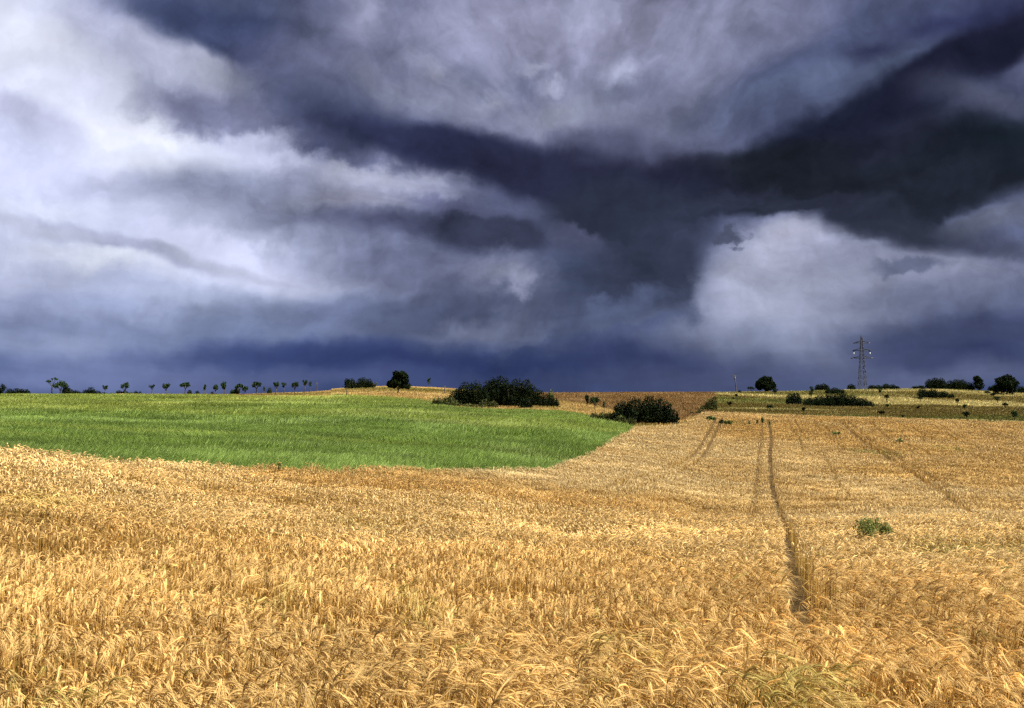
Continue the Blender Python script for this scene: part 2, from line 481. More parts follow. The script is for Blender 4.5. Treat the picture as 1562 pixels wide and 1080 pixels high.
# ------------------------------------------------------------------ terrain
# drop of the crop surface under eye height at a distance Y, along lines of sight through picture columns
COLS = {
    -500: [(4, 1.6), (7, 1.72), (12, 1.7), (28, 1.7), (60, 2.3), (100, 2.3), (160, 1.3), (240, -.5), (300, .5), (420, 12)],
    0:   [(4, 1.6), (7, 1.76), (12, 1.88), (28, 2.02), (60, 2.72), (100, 2.67), (160, 1.6), (240, -.1), (300, 1), (420, 12)],
    300: [(4, 1.6), (7, 1.85), (12, 2.25), (25, 3.05), (38, 3.4), (70, 3.7), (120, 2.95), (180, 1.3), (240, .06), (300, 1), (420, 12)],
    450: [(4, 1.6), (7, 1.88), (12, 2.33), (25, 3.35), (41, 3.86), (75, 4.1), (125, 3.1), (185, 1.2), (240, -.2), (275, -.55), (330, .3), (440, 12)],
    600: [(4, 1.6), (7, 1.9), (12, 2.4), (25, 3.6), (45, 4.33), (80, 4.5), (130, 3.25), (190, 1.1), (235, -.4), (285, -2.5), (340, -2), (460, 10)],
    690: [(4, 1.6), (7, 1.92), (12, 2.43), (25, 3.7), (50, 4.8), (85, 4.85), (130, 3.55), (185, 2.0), (235, .7), (290, -1.6), (350, -1.2), (470, 9)],
    760: [(4, 1.6), (7, 1.95), (12, 2.46), (25, 3.8), (55, 5.2), (90, 5.2), (130, 3.9), (185, 2.5), (230, 1.6), (290, .2), (350, -.2), (470, 8)],
    850: [(4, 1.6), (7, 1.95), (13, 2.7), (27, 4.3), (64, 5.85), (90, 5.65), (130, 4.2), (160, 3.1), (230, 2.4), (300, 1.1), (350, -.25), (400, 1), (520, 10)],
    965: [(4, 1.6), (8, 2.0), (15, 3.0), (30, 4.6), (50, 6.2), (90, 6.7), (130, 5.4), (150, 4.9), (200, 4.6), (260, 2.9), (350, -.4), (400, 1), (520, 10)],
    1080: [(4, 1.6), (8, 2.03), (15, 3.1), (30, 5.0), (50, 7.0), (90, 7.4), (130, 6.2), (165, 3.9), (200, 4.6), (270, 2.7), (350, -.5), (400, 1), (520, 10)],
    1200: [(4, 1.6), (8, 2.03), (15, 3.1), (30, 5.0), (50, 7.1), (90, 7.5), (130, 6.5), (170, 4.6), (200, 4.9), (240, 4.3), (300, 2.2), (360, -.9), (420, .5), (540, 10)],
    1400: [(4, 1.6), (8, 2.0), (15, 3.0), (30, 4.9), (50, 6.9), (90, 8.0), (130, 7.1), (170, 5.5), (200, 5.7), (240, 4.9), (300, 2.8), (380, -2.2), (440, -1.5), (560, 10)],
    1562: [(4, 1.6), (8, 2.0), (15, 2.95), (30, 4.8), (50, 6.9), (90, 8.4), (130, 7.8), (170, 6.4), (200, 6.5), (240, 5.5), (300, 3.4), (380, -.6), (440, 0), (560, 10)],
    2100: [(4, 1.6), (8, 2.0), (15, 2.9), (30, 4.7), (50, 6.9), (90, 8.6), (130, 8.2), (170, 7.0), (200, 7.0), (240, 6), (300, 4), (380, 1), (440, 2), (560, 12)],
}
LY = np.linspace(math.log(0.5), math.log(700), 300)
_us = np.array([(k - 781) / F for k in COLS])
_tab = []
for k, row in COLS.items():
    row = [(0.5, 1.6), (2.5, 1.6)] + row + [(700, row[-1][1] + 12)]
    _tab.append(pchip([math.log(a) for a, _ in row], [b for _, b in row], LY))
_tab = np.array(_tab)
UG = np.linspace(_us[0], _us[-1], 320)
DT = np.stack([pchip(_us, _tab[:, j], UG) for j in range(len(LY))], 1)     # (u, logY)
# soften the joints between columns
for _ in range(6):
    DT[1:-1] = (DT[:-2] + 2 * DT[1:-1] + DT[2:]) / 4
AZL, AZR = math.atan(UG[0]), math.atan(UG[-1])

def drop(X, Y):
    X = np.asarray(X, float); Y = np.asarray(Y, float)
    r = np.hypot(X, Y) + 1e-6
    az = np.arctan2(X, Y)
    def look(a):
        u = np.tan(a); y = np.maximum(r * np.cos(a), 0.5)
        i = np.clip((u - UG[0]) / (UG[1] - UG[0]), 0, len(UG) - 1.001); j = np.clip((np.log(y) - LY[0]) / (LY[1] - LY[0]), 0, len(LY) - 1.001)
        i0 = i.astype(int); j0 = j.astype(int); fi, fj = i - i0, j - j0
        return (DT[i0, j0] * (1 - fi) + DT[i0 + 1, j0] * fi) * (1 - fj) + (DT[i0, j0 + 1] * (1 - fi) + DT[i0 + 1, j0 + 1] * fi) * fj
    d = look(np.clip(az, AZL, AZR))
    back = np.clip((np.maximum(AZL - az, az - AZR)) / 2.0, 0, 1)
    return d * (1 - back) + 1.6 * back

CROP = 0.8
def ground(X, Y):
    r = np.hypot(X, Y)
    off = CROP - np.where(np.asarray(X) < -.23 * np.asarray(Y), .12, .55) * sstep(165, 230, r)
    n = (fbm(np.asarray(X) * .11, np.asarray(Y) * .11, 5, 3) - .5) * 0.22 * sstep(3, 20, r)
    return CZ - drop(X, Y) - off + n

def canopy_hit(px, py, crop=True, far=False):
    """plan position where the line of sight of a picture point meets the crop surface (or the ground)"""
    u, v = ray(px, py)
    Y = np.exp(np.linspace(math.log(2.5), math.log(430), 1500))
    s = (CZ - drop(u * Y, Y)) if crop else ground(u * Y, Y)
    above = CZ + v * Y - s
    hit = np.nonzero(above <= 0)[0]
    k = hit[0] if len(hit) else int(np.argmin(above / Y))
    return u * Y[k], Y[k]

def line_of(pts, **kw):
    return np.array([canopy_hit(*p, **kw) for p in pts])

def smooth_line(P, n=12):
    """Catmull-Rom"""
    P = np.asarray(P); Q = np.vstack([2 * P[0] - P[1], P, 2 * P[-1] - P[-2]]); out = []
    for i in range(1, len(Q) - 2):
        for t in np.linspace(0, 1, n, endpoint=False):
            a, b, c, d = Q[i - 1:i + 3]
            out.append(.5 * (2 * b + (c - a) * t + (2 * a - 5 * b + 4 * c - d) * t * t + (3 * b - a - 3 * c + d) * t**3))
    out.append(Q[-2])
    return np.array(out)

def inside(X, Y, poly, ragged=0.0):
    if ragged:
        X = X + ragged * (fbm(X * .6, Y * .6, 201, 3) - .5) * 2; Y = Y + ragged * (fbm(X * .6 + 9, Y * .6, 203, 3) - .5) * 2
    r = np.zeros(X.shape, bool); n = len(poly)
    for i in range(n):
        x0, y0 = poly[i]; x1, y1 = poly[(i + 1) % n]
        if y0 == y1: continue
        c = ((y0 > Y) != (y1 > Y)) & (X < (x1 - x0) * (Y - y0) / (y1 - y0) + x0)
        r ^= c
    return r

def dist_line(X, Y, P):
    d = np.full(X.shape, 1e9)
    for i in range(len(P) - 1):
        a, b = P[i], P[i + 1]; ab = b - a; L = ab @ ab + 1e-9
        lo, hi = np.minimum(a, b) - 3, np.maximum(a, b) + 3
        k = np.nonzero((X > lo[0]) & (X < hi[0]) & (Y > lo[1]) & (Y < hi[1]))[0]
        if not len(k): continue
        t = np.clip(((X[k] - a[0]) * ab[0] + (Y[k] - a[1]) * ab[1]) / L, 0, 1)
        d[k] = np.minimum(d[k], np.hypot(X[k] - a[0] - t * ab[0], Y[k] - a[1] - t * ab[1]))
    return d

uY = lambda px, Y: ((px - 781) / F * Y, Y)
edge_low = line_of([(0, 686), (150, 697), (300, 706), (450, 712), (640, 714.5), (760, 712), (840, 708), (890, 692), (930, 671), (970, 649)])
edge_low = np.vstack([[uY(-500, 22)], edge_low])
edge_low = smooth_line(edge_low, 6)
edge_far = np.array([uY(1030, 138), uY(1056, 150), uY(1072, 165), uY(1130, 168), uY(1250, 170), uY(1400, 170), uY(1562, 170), uY(2100, 170)])
BARLEY = np.vstack([edge_low, edge_far, [(60, -4), (-60, -4)]])
edge_top = np.array([uY(*p) for p in [(975, 132), (940, 146), (905, 154), (860, 160), (800, 166), (720, 166), (690, 170), (660, 186), (600, 200), (540, 208), (450, 214), (300, 228), (200, 236), (0, 250), (-500, 255)]])
GREEN = np.vstack([edge_low, edge_top])
HILL = np.array([uY(*p) for p in [(1072, 165), (1056, 150), (1030, 138), (985, 133), (960, 145), (905, 153), (860, 159), (800, 165), (720, 165), (690, 170), (660, 185), (600, 199), (540, 207), (450, 213), (300, 227), (200, 235), (0, 249), (0, 330), (450, 330), (690, 340), (790, 330), (850, 240), (905, 225), (960, 190), (1040, 151), (1056, 160)]])
BROWN = np.array([uY(*p) for p in [(1040, 152), (960, 192), (905, 227), (850, 242), (790, 332), (790, 390), (1090, 390), (1092, 240), (1078, 185), (1056, 160)]])
MEADOW = np.array([uY(*p) for p in [(1073, 166), (1092, 240), (1090, 390), (1500, 440), (2100, 440), (2100, 170), (1562, 170), (1250, 170), (1130, 168)]])

# wheel tracks through the barley, as seen running away and along the slope
TRACK_PX = [
    [(1226, 935), (1219, 900), (1210, 868), (1204, 835), (1196, 800), (1187, 772), (1180, 752), (1176, 725), (1174, 690), (1175, 660), (1171, 640)],
    [(1128, 860), (1138, 815), (1146, 780), (1152, 745), (1156, 700), (1160, 670), (1162, 640)],
    [(905, 745), (985, 722), (1040, 702), (1058, 690), (1072, 672), (1082, 655), (1092, 636)],
    [(930, 752), (1010, 727), (1058, 705), (1073, 690), (1085, 670), (1093, 655), (1102, 637)],
    [(1200, 640), (1206, 650), (1214, 662), (1228, 690)], [(1212, 640), (1218, 651), (1228, 664)],
    [(1240, 640), (1248, 652), (1258, 662), (1290, 685)], [(1249, 640), (1258, 651), (1272, 663)],
    [(1282, 642), (1296, 655), (1316, 672), (1360, 700), (1430, 745), (1470, 775), (1562, 812)],
    [(1292, 642), (1308, 655), (1330, 672), (1376, 700), (1448, 742)],
    [(1325, 643), (1342, 657), (1362, 670), (1420, 692)], [(1372, 646), (1392, 660), (1412, 672)],
    [(1384, 646), (1404, 660), (1428, 672), (1500, 700)],
    [(1420, 647), (1442, 660), (1470, 674), (1562, 706)], [(1432, 647), (1456, 661), (1484, 675)],
    [(1478, 648), (1506, 662), (1545, 677)], [(1490, 648), (1520, 662), (1562, 676)], [(1535, 650), (1562, 659)],
    [(1430, 684), (1490, 694), (1562, 720)], [(1260, 700), (1275, 730), (1300, 760)],
]
TRACKS = [smooth_line(line_of(p), 5) for p in TRACK_PX]

# one ground sheet all round the photographer
def build_ground():
    az = np.concatenate([np.linspace(-math.pi, AZL, 60, endpoint=False), np.linspace(AZL, AZR, 520, endpoint=False), np.linspace(AZR, math.pi, 60)])
    r = np.concatenate([[0.3], np.exp(np.linspace(math.log(1.0), math.log(650), 430)), [1200, 3000]])
    A, R = np.meshgrid(az, r)
    X, Y = R * np.sin(A), R * np.cos(A)
    Z = ground(X, Y)
    Z[-1] -= 60; Z[-2] -= 12
    v = np.stack([X, Y, Z], -1)
    z = np.zeros((*X.shape, 3))
    base = np.array((.11, .07, .028))
    z[:] = base
    xs, ys = X.ravel(), Y.ravel()
    zz = z.reshape(-1, 3)
    for poly, col in ((HILL, (.36, .25, .09)), (BROWN, (.22, .135, .05)), (MEADOW, (.12, .105, .03)), (GREEN, (.09, .13, .025))):
        k = inside(xs, ys, poly); zz[k] = col
    g = Geo()
    i = g.verts(v, z)
    n, m = X.shape
    ii = np.arange(n - 1)[:, None] * m + np.arange(m - 1)[None]
    g.q.append(np.stack([ii, ii + 1, ii + m + 1, ii + m], -1).reshape(-1, 4))
    mt = bpy.data.materials.new('soil_and_stubble'); mt.use_nodes = True
    t = NT(mt.node_tree); b = mt.node_tree.nodes['Principled BSDF']
    at = t.node('ShaderNodeAttribute', attribute_name='tint')
    ge = t.node('ShaderNodeNewGeometry')
    n1 = t.noise(ge.outputs['Position'], 0.35, 6, 0.65)
    n2 = t.noise(ge.outputs['Position'], 9.0, 4, 0.7)
    c = t.mix(t.maprange(n1, .3, .7), (.62, .64, .6, 1), (1.35, 1.3, 1.25, 1))
    c = t.mix(1.0, at.outputs['Color'], c, 'MULTIPLY')
    c = t.mix(t.maprange(n2, .4, .75), c, t.mix(1.0, c, (.6, .58, .55, 1), 'MULTIPLY'))
    t.l.new(c, b.inputs['Base Color']); b.inputs['Roughness'].default_value = .95; b.inputs['Specular IOR Level'].default_value = .1
    bp = t.node('ShaderNodeBump'); bp.inputs['Strength'].default_value = .6; bp.inputs['Distance'].default_value = .05
    t.l.new(n2, bp.inputs['Height']); t.l.new(bp.outputs[0], b.inputs['Normal'])
    o = g.build('ground', mt)
    tag(o, 'rolling farmland ground of soil, stubble and dry turf under the crops', kind='structure')
    for p in o.data.polygons: pass
    o.data.polygons.foreach_set('use_smooth', np.ones(len(o.data.polygons), bool))
    return o
build_ground()

# ------------------------------------------------------------------ crops
def unit(v): return v / (np.linalg.norm(v, axis=-1, keepdims=True) + 1e-9)

def scatter(r0, r1, dens, az0, az1):
    """random plan points in a ring sector; dens = plants per square metre at a distance r (function)"""
    out = []
    edges = np.exp(np.linspace(math.log(r0), math.log(r1), max(3, int(12 * math.log(r1 / r0)))))
    for a, b in zip(edges[:-1], edges[1:]):
        n = int(dens((a + b) / 2) * (az1 - az0) * .5 * (b * b - a * a))
        r = np.sqrt(rng.random(n) * (b * b - a * a) + a * a); t = az0 + (az1 - az0) * rng.random(n)
        out.append(np.stack([r * np.sin(t), r * np.cos(t)], 1))
    p = np.concatenate(out)
    return p[:, 0], p[:, 1]

GREENISH = [(1215, 1052, .35, .6), (1150, 1070, .3, .6), (925, 1000, .3, .5), (100, 1078, .16, 1.0), (30, 1062, .2, .5), (30, 770, .9, .5), (640, 920, .35, .5), (560, 800, .9, .35),
            (1480, 835, 1.6, .5), (1335, 688, 3.5, .6), (1450, 683, 2.5, .5), (1025, 640, 2.2, .9), (1115, 643, 2.0, .6), (420, 905, .4, .4)]
GREENISH = [(*canopy_hit(a, b), r, s) for a, b, r, s in GREENISH]

def barley_field():
    g = Geo()
    th0, th1 = -math.radians(44), math.radians(44)
    def prep(r0, r1, dens, fin=(0, 0), fout=(0, 0)):
        x, y = scatter(r0, r1, dens, th0, th1)
        k = inside(x, y, BARLEY, .6); x, y = x[k], y[k]
        r = np.hypot(x, y); keep = np.ones(len(x))
        if fin[1]: keep *= np.clip((r - fin[0]) / (fin[1] - fin[0]), 0, 1)
        if fout[1]: keep *= 1 - np.clip((r - fout[0]) / (fout[1] - fout[0]), 0, 1)
        k = rng.random(len(x)) < keep; x, y = x[k], y[k]
        d = np.full(len(x), 1e9)
        for i, T in enumerate(TRACKS):
            di = dist_line(x, y, T)
            if i in (4, 5, 6, 7, 19): di = di + .12
            if i == 8: di = di - .14 * sstep(50, 80, np.hypot(x, y))
            if i == 1: di = di + .25 * (rng.random(len(x)) < .22 + .5 * sstep(40, 18, np.hypot(x, y)))
            d = np.minimum(d, di)
        r = np.hypot(x, y)
        d = d + .10 * (fbm(x * 1.3, y * 1.3, 15, 3) - .5) + .3 * (rng.random(len(x)) < .01)
        k = d > (0.15 + .10 * rng.random(len(x))) * sstep(6, 8, r) + .09 * sstep(25, 100, r)
        x, y, d, r = x[k], y[k], d[k], r[k]
        N = len(x)
        # wind: flow direction and lodging of whole patches
        fl = fbm(x * .23, y * .23, 3, 3); lod = fbm(x * .16 + 40, y * .3, 9, 4)
        thw = -0.75 + (fl - .5) * 2.4 + rng.normal(0, .35, N)
        mag = .04 + .5 * sstep(.56, .8, lod) + .12 * rng.random(N)
        mag = mag * (.25 + .75 * sstep(.2, .7, d))
        L = np.stack([np.cos(thw), np.sin(thw), np.zeros(N)], 1) * mag[:, None]
        proud = rng.random(N) < .07
        h = (.80 + .05 * rng.normal(0, 1, N) + .06 * proud + .14 * (fbm(x * .7, y * .7, 21, 3) - .5) + .20 * (sstep(.40, .58, fbm(x * .8 + .3 * y, y * 1.5, 23, 3)) - .6)) * (1 - .25 * sstep(.5, 1.0, mag))
        # colour: gold, browner stands, pale lodged stripes, green weeds
        tone = fbm(x * .045, y * .05, 31, 4); fine = fbm(x * .8, y * .8, 41, 2)
        brown = sstep(.42, .62, tone) * .8 + .75 * sstep(18, 55, x) * sstep(25, 70, y)
        brown = np.clip(brown, 0, 1) * (1 - .7 * sstep(.5, .8, mag))
        v = np.exp(rng.normal(0, 1, N) * (.15 - .07 * sstep(25, 60, r))) * (.86 + .28 * fine) * (1 + .3 * proud)
        pale = sstep(.52, .72, lod) * .14
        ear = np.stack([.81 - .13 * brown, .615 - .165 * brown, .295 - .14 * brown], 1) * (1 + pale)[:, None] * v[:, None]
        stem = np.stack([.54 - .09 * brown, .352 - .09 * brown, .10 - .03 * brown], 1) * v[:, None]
        gr = rng.random(N) < .012
        gs = np.where(gr, .7, 0.0)
        for gx, gy, rad, s in GREENISH:
            gs = np.maximum(gs, s * sstep(rad * 1.3, rad * .4, np.hypot(x - gx, (y - gy) * .8)) * (rng.random(N) < .75))
        gcol = np.array((.30, .33, .06)); 
        ear = ear * (1 - gs[:, None] * .75) + gcol * 1.15 * gs[:, None] * .75
        stem = stem * (1 - gs[:, None]) + gcol * .55 * gs[:, None]
        base = np.stack([x, y, ground(x, y)], 1)
        return N, base, L, h, unit(L), ear, stem, r, mag
    up = np.array((0, 0, 1.0))
    def stems(base, L, h, ts, t0=0.0):
        t = np.asarray(ts)[None, :, None]
        return base[:, None] + L[:, None] * (h[:, None, None] * t**2) + up * (h[:, None, None] * (t - .12 * t**3 * np.minimum(1, np.linalg.norm(L, axis=1))[:, None, None]))
    def ears(top, tang, fwd, lenE, bend, K):
        """arc that leaves along the stem and nods over to the lean side"""
        N = len(top)
        a0 = np.arctan2(tang[:, 2], (tang * fwd).sum(1)); pts = [top]; p = top
        for k in range(1, K):
            a = a0 - bend * (k - .3) / (K - 1)
            p = p + (fwd * np.cos(a)[:, None] + up * np.sin(a)[:, None]) * (lenE / (K - 1))[:, None]
            pts.append(p)
        return np.stack(pts, 1), (fwd * np.cos(a0 - bend)[:, None] + up * np.sin(a0 - bend)[:, None])
    # close to the photographer: stalk, two dry leaves, nodding ear and awns
    N, base, L, h, fwd, ear, stem, r, mag = prep(1.8, 17, lambda q: 200 if q < 8 else 200 * 8 / q, fout=(9, 17))
    S = stems(base, L, h, (0, .3, .6, .85, 1))
    tang = unit(S[:, -1] - S[:, -2])
    ph = rng.random(N) * 2 * math.pi; W = np.stack([np.cos(ph), np.sin(ph), 0 * ph], 1)
    side = np.cross(fwd, up)
    sc_ = np.array((.45, .62, .88, 1.0, 1.1))[None, :, None]  # stalk colour darkened towards the foot, standing for shade between the plants
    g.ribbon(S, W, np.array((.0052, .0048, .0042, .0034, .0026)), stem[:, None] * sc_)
    bend = np.clip(rng.normal(2.1, .5, N) , .4, 2.9); lenE = .08 + .035 * rng.random(N)
    f2 = unit(fwd + side * rng.normal(0, .4, N)[:, None])
    E, tip = ears(S[:, -1], tang, f2, lenE, bend, 8)
    s2 = np.cross(f2, up)
    hw = np.array((.0028, .0056, .0066, .0062, .0067, .0058, .0050, .002))
    g.ribbon(E, s2, hw, ear[:, None] * np.array((.8, 1.05, .78, 1.1, .78, 1.1, .8, 1.05))[None, :, None])
    n2 = unit(np.cross(s2, E[:, -1] - E[:, 0]))
    g.ribbon(E, n2, hw, ear[:, None] * np.array((.85, .8, 1.1, .8, 1.1, .8, 1.1, 1.0))[None, :, None])
    for k in range(13):
        a = E[:, 1 + k % 7]; dirn = unit(tip + .55 * unit(E[:, 7] - E[:, 0]) + rng.normal(0, .15, (N, 3)))
        b = a + dirn * (.10 + .05 * rng.random(N))[:, None]
        ww = unit(np.cross(dirn, rng.normal(0, 1, (N, 3)))) * .0015
        g.tris(a - ww, a + ww, b, ear * 1.08)
    for k in range(1):
        f = .35 + .45 * rng.random(N); i = np.arange(N)
        p0 = S[:, 1] * (1 - f)[:, None] + S[:, 3] * f[:, None]
        ph = rng.random(N) * 6.283; d = np.stack([np.cos(ph), np.sin(ph), 0 * ph], 1); ln = .10 + .14 * rng.random(N)
        q = np.stack([p0, p0 + (d * .45 + up * .35) * ln[:, None], p0 + (d * .85 + up * .15) * ln[:, None], p0 + (d * 1.05 - up * .35) * ln[:, None]], 1)
        g.ribbon(q, np.cross(d, up), np.array((.003, .0055, .0045, .001)), (stem * (.9 + .5 * rng.random(N))[:, None])[:, None])
    # middle distance: stalk and a wider ear with its awns as one bent blade
    N, base, L, h, fwd, ear, stem, r, mag = prep(9, 46, lambda q: 200 * min(1, 11.5 / q), fin=(9, 17), fout=(34, 46))
    k_ = np.maximum(r / 11.5, .9)
    S = stems(base, L, h, (.2, .7, 1))
    ph = rng.random(N) * 6.283; W = np.stack([np.cos(ph), np.sin(ph), 0 * ph], 1)
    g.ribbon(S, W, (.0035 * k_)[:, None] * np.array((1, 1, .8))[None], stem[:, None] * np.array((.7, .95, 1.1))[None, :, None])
    f2 = unit(fwd + np.cross(fwd, up) * rng.normal(0, .5, N)[:, None])
    E, tip = ears(S[:, -1], unit(S[:, -1] - S[:, -2]), f2, .16 + .06 * rng.random(N), np.clip(rng.normal(2.1, .45, N), .4, 2.9), 5)
    g.ribbon(E, np.cross(f2, up), (.0075 * k_**.7)[:, None] * np.array((.6, 1, 1, .7, .1))[None], ear[:, None] * np.array((.9, 1, 1.05, 1.05, 1.0))[None, :, None])
    n2 = unit(np.cross(np.cross(f2, up), E[:, -1] - E[:, 0]))
    g.ribbon(E, n2, (.006 * k_**.7)[:, None] * np.array((.6, 1, 1, .7, .1))[None], ear[:, None])
    # far: one bent blade per tuft
    N, base, L, h, fwd, ear, stem, r, mag = prep(34, 215, lambda q: 80 * (40 / q) ** 1.2, fin=(34, 46))
    k_ = r / 40
    ph = rng.random(N) * 6.283; W = np.stack([np.cos(ph), np.sin(ph), 0 * ph], 1)
    S = stems(base, L, h, (.3, .75, 1))
    tipv = S[:, -1] + fwd * (.10 + .1 * rng.random(N))[:, None] - up * (.06 * rng.random(N))[:, None]
    S = np.concatenate([S, tipv[:, None]], 1)
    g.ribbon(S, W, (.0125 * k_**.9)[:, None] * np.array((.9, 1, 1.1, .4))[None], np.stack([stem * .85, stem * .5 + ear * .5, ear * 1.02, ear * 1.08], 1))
    o = g.build('barley_crop', plant_material('ripe_barley', .28, .55, .25))
    return tag(o, 'ripe golden barley with nodding bearded ears filling the near slope', kind='stuff')
barley_field()

def blades(name, poly, r0, r1, dens, a0, a1, colour, height, width, label, mat, lean=.35, gaps=()):
    g = Geo()
    x, y = scatter(r0, r1, dens, a0, a1)
    k = inside(x, y, poly, .6)
    for T in gaps: k &= dist_line(x, y, T) > .12 + .2 * rng.random(len(x))
    x, y = x[k], y[k]
    N = len(x); r = np.hypot(x, y)
    h = height(x, y) * (.8 + .4 * rng.random(N))
    col = colour(x, y, N)
    th = -.3 + (fbm(x * .1, y * .1, 77, 3) - .5) * 4 + rng.normal(0, .8, N)
    L = np.stack([np.cos(th), np.sin(th), 0 * th], 1) * (lean * (.5 + rng.random(N)))[:, None]
    base = np.stack([x, y, ground(x, y)], 1)
    t = np.array((0, .6, 1.0))[None, :, None]
    S = base[:, None] + L[:, None] * h[:, None, None] * t**2 + np.array((0, 0, 1.0)) * h[:, None, None] * t
    ph = rng.random(N) * 6.283; W = np.stack([np.cos(ph), np.sin(ph), 0 * ph], 1)
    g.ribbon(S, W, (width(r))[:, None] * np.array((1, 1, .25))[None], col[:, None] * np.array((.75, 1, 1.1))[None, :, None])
    o = g.build(name, mat)
    return tag(o, label, kind='stuff')

leafy = plant_material('green_blades', .45, .5, .3)
dry = plant_material('dry_grass', .25, .7, .1)

GREEN_TRACKS = [smooth_line(line_of(p), 5) for p in ([(0, 617), (80, 625), (200, 627), (280, 622), (340, 615), (380, 608)], [(0, 620), (80, 629), (200, 631), (285, 626), (350, 617)],
                [(540, 652), (620, 670), (760, 668), (860, 650), (930, 640)], [(560, 622), (640, 634), (760, 637), (850, 630)])]
def green_col(x, y, N):
    n = fbm(x * .03, y * .10, 51, 4); m = fbm(x * .5, y * .5, 53, 2)
    yel = sstep(120, 215, np.hypot(x, y)) * .55 + .35 * sstep(.5, .7, fbm(x * .02, y * .05, 57, 3))
    c = np.stack([.22 + .17 * yel, .305 + .10 * yel, .068 + .02 * yel], 1)
    st = fbm(x * .045 + y * .012, y * .20, 59, 4)
    v = np.exp(rng.normal(0, .12, N)) * (.85 + .3 * m) * (1.25 - .34 * sstep(.52, .68, st))
    return c * v[:, None]
def green_h(x, y):
    n = fbm(x * .035, y * .16, 61, 4)
    return .62 - .5 * sstep(.52, .64, n) * sstep(.35, .6, fbm(x * .012, y * .03, 67, 3)) + .1 * fbm(x * .6, y * .6, 63, 2)
blades('green_crop', GREEN, 20, 262, lambda q: 160 * (28 / q) ** 1.3 if q > 28 else 160, -math.radians(44), math.radians(14), green_col, green_h,
       lambda r: .009 * (r / 28) ** .9, 'unripe green grain crop covering the long slope up to the ridge', leafy, .55, GREEN_TRACKS)

def hill_col(x, y, N):
    n = fbm(x * .05, y * .12, 81, 4); grn = sstep(.5, .68, fbm(x * .03, y * .08, 83, 3))
    c = np.array((.50, .36, .14)) * (1 - grn[:, None]) + np.array((.22, .19, .05)) * grn[:, None]
    return c * (np.exp(rng.normal(0, .2, N)) * (.7 + .6 * n))[:, None]
blades('dry_hill_grass', HILL, 132, 345, lambda q: 5.0 * (200 / q), -math.radians(36), math.radians(15), hill_col, lambda x, y: .35 + .35 * fbm(x * .1, y * .1, 85, 3),
       lambda r: .06 * (r / 200), 'dry straw coloured grass on the knoll above the green crop', dry)

def brown_col(x, y, N):
    n = fbm(x * .02, y * .09, 91, 4)
    c = np.array((.27, .17, .068))  # ripe crop colour, with the cloud shadow over this field darkened into it
    return c * (np.exp(rng.normal(0, .15, N)) * (.7 + .6 * n))[:, None]
blades('brown_crop', BROWN, 150, 392, lambda q: 4.5 * (200 / q), -math.radians(1), math.radians(16), brown_col, lambda x, y: .5 + 0 * x,
       lambda r: .075 * (r / 200), 'dull orange brown ripe crop on the far rise', dry)

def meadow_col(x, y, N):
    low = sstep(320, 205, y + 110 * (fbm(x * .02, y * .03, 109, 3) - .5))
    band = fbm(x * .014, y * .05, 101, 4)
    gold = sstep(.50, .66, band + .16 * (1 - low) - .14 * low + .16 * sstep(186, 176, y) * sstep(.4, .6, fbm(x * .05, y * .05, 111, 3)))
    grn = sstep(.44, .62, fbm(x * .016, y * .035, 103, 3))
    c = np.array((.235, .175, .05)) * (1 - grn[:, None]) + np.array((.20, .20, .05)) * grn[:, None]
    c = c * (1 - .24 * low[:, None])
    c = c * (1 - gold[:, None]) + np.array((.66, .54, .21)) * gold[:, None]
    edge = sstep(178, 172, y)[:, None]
    c = c * (1 - edge) + np.array((.10, .105, .03)) * edge  # shade line along the barley margin, put into the grass colour
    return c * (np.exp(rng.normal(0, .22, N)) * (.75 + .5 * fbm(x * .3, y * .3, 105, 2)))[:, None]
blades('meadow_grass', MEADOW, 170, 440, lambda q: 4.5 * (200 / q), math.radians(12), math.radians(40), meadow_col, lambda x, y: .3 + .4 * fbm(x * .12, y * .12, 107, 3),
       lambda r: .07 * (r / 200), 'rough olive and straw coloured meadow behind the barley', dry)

# ------------------------------------------------------------------ trees, bushes, pylon, poles
M_LEAF = plant_material('dark_foliage', .2, .8, .06)
M_BARK = plain_material('bark', (.05, .04, .028), .9, scale=4)
M_STEEL = plain_material('galvanised_steel', (.028, .03, .038), .6, .3, 2)
M_DARK = plain_material('dark_fitting', (.05, .05, .06), .5, .2, 5)
M_GLASS = plain_material('pale_insulator_glass', (.75, .8, .82), .15, 0, 5)
M_WOOD = plain_material('weathered_wood', (.075, .06, .055), .85, scale=5)

def spot(px, py=None, Y=None):
    """where something stands: on the line of sight of picture column px, at distance Y or where py meets the ground"""
    if Y is None:
        u, v = ray(px, py)
        ys = np.linspace(100, 400, 1201)
        e = (ground(u * ys, ys) - CZ) / ys
        below = np.nonzero(e[:-1] >= v)[0]
        if len(below): Y = ys[below[0]]
        else: Y = ys[int(np.argmax(e))]
    u, _ = ray(px, 600)
    X = u * Y
    return np.array((X, Y, float(ground(X, Y))))

GREENS = {'dark': (.011, .018, .006), 'mid': (.024, .042, .014), 'young': (.026, .046, .016), 'herb': (.19, .205, .05), 'light': (.085, .12, .03), 'weed': (.16, .19, .05), 'olive': (.06, .07, .02)}

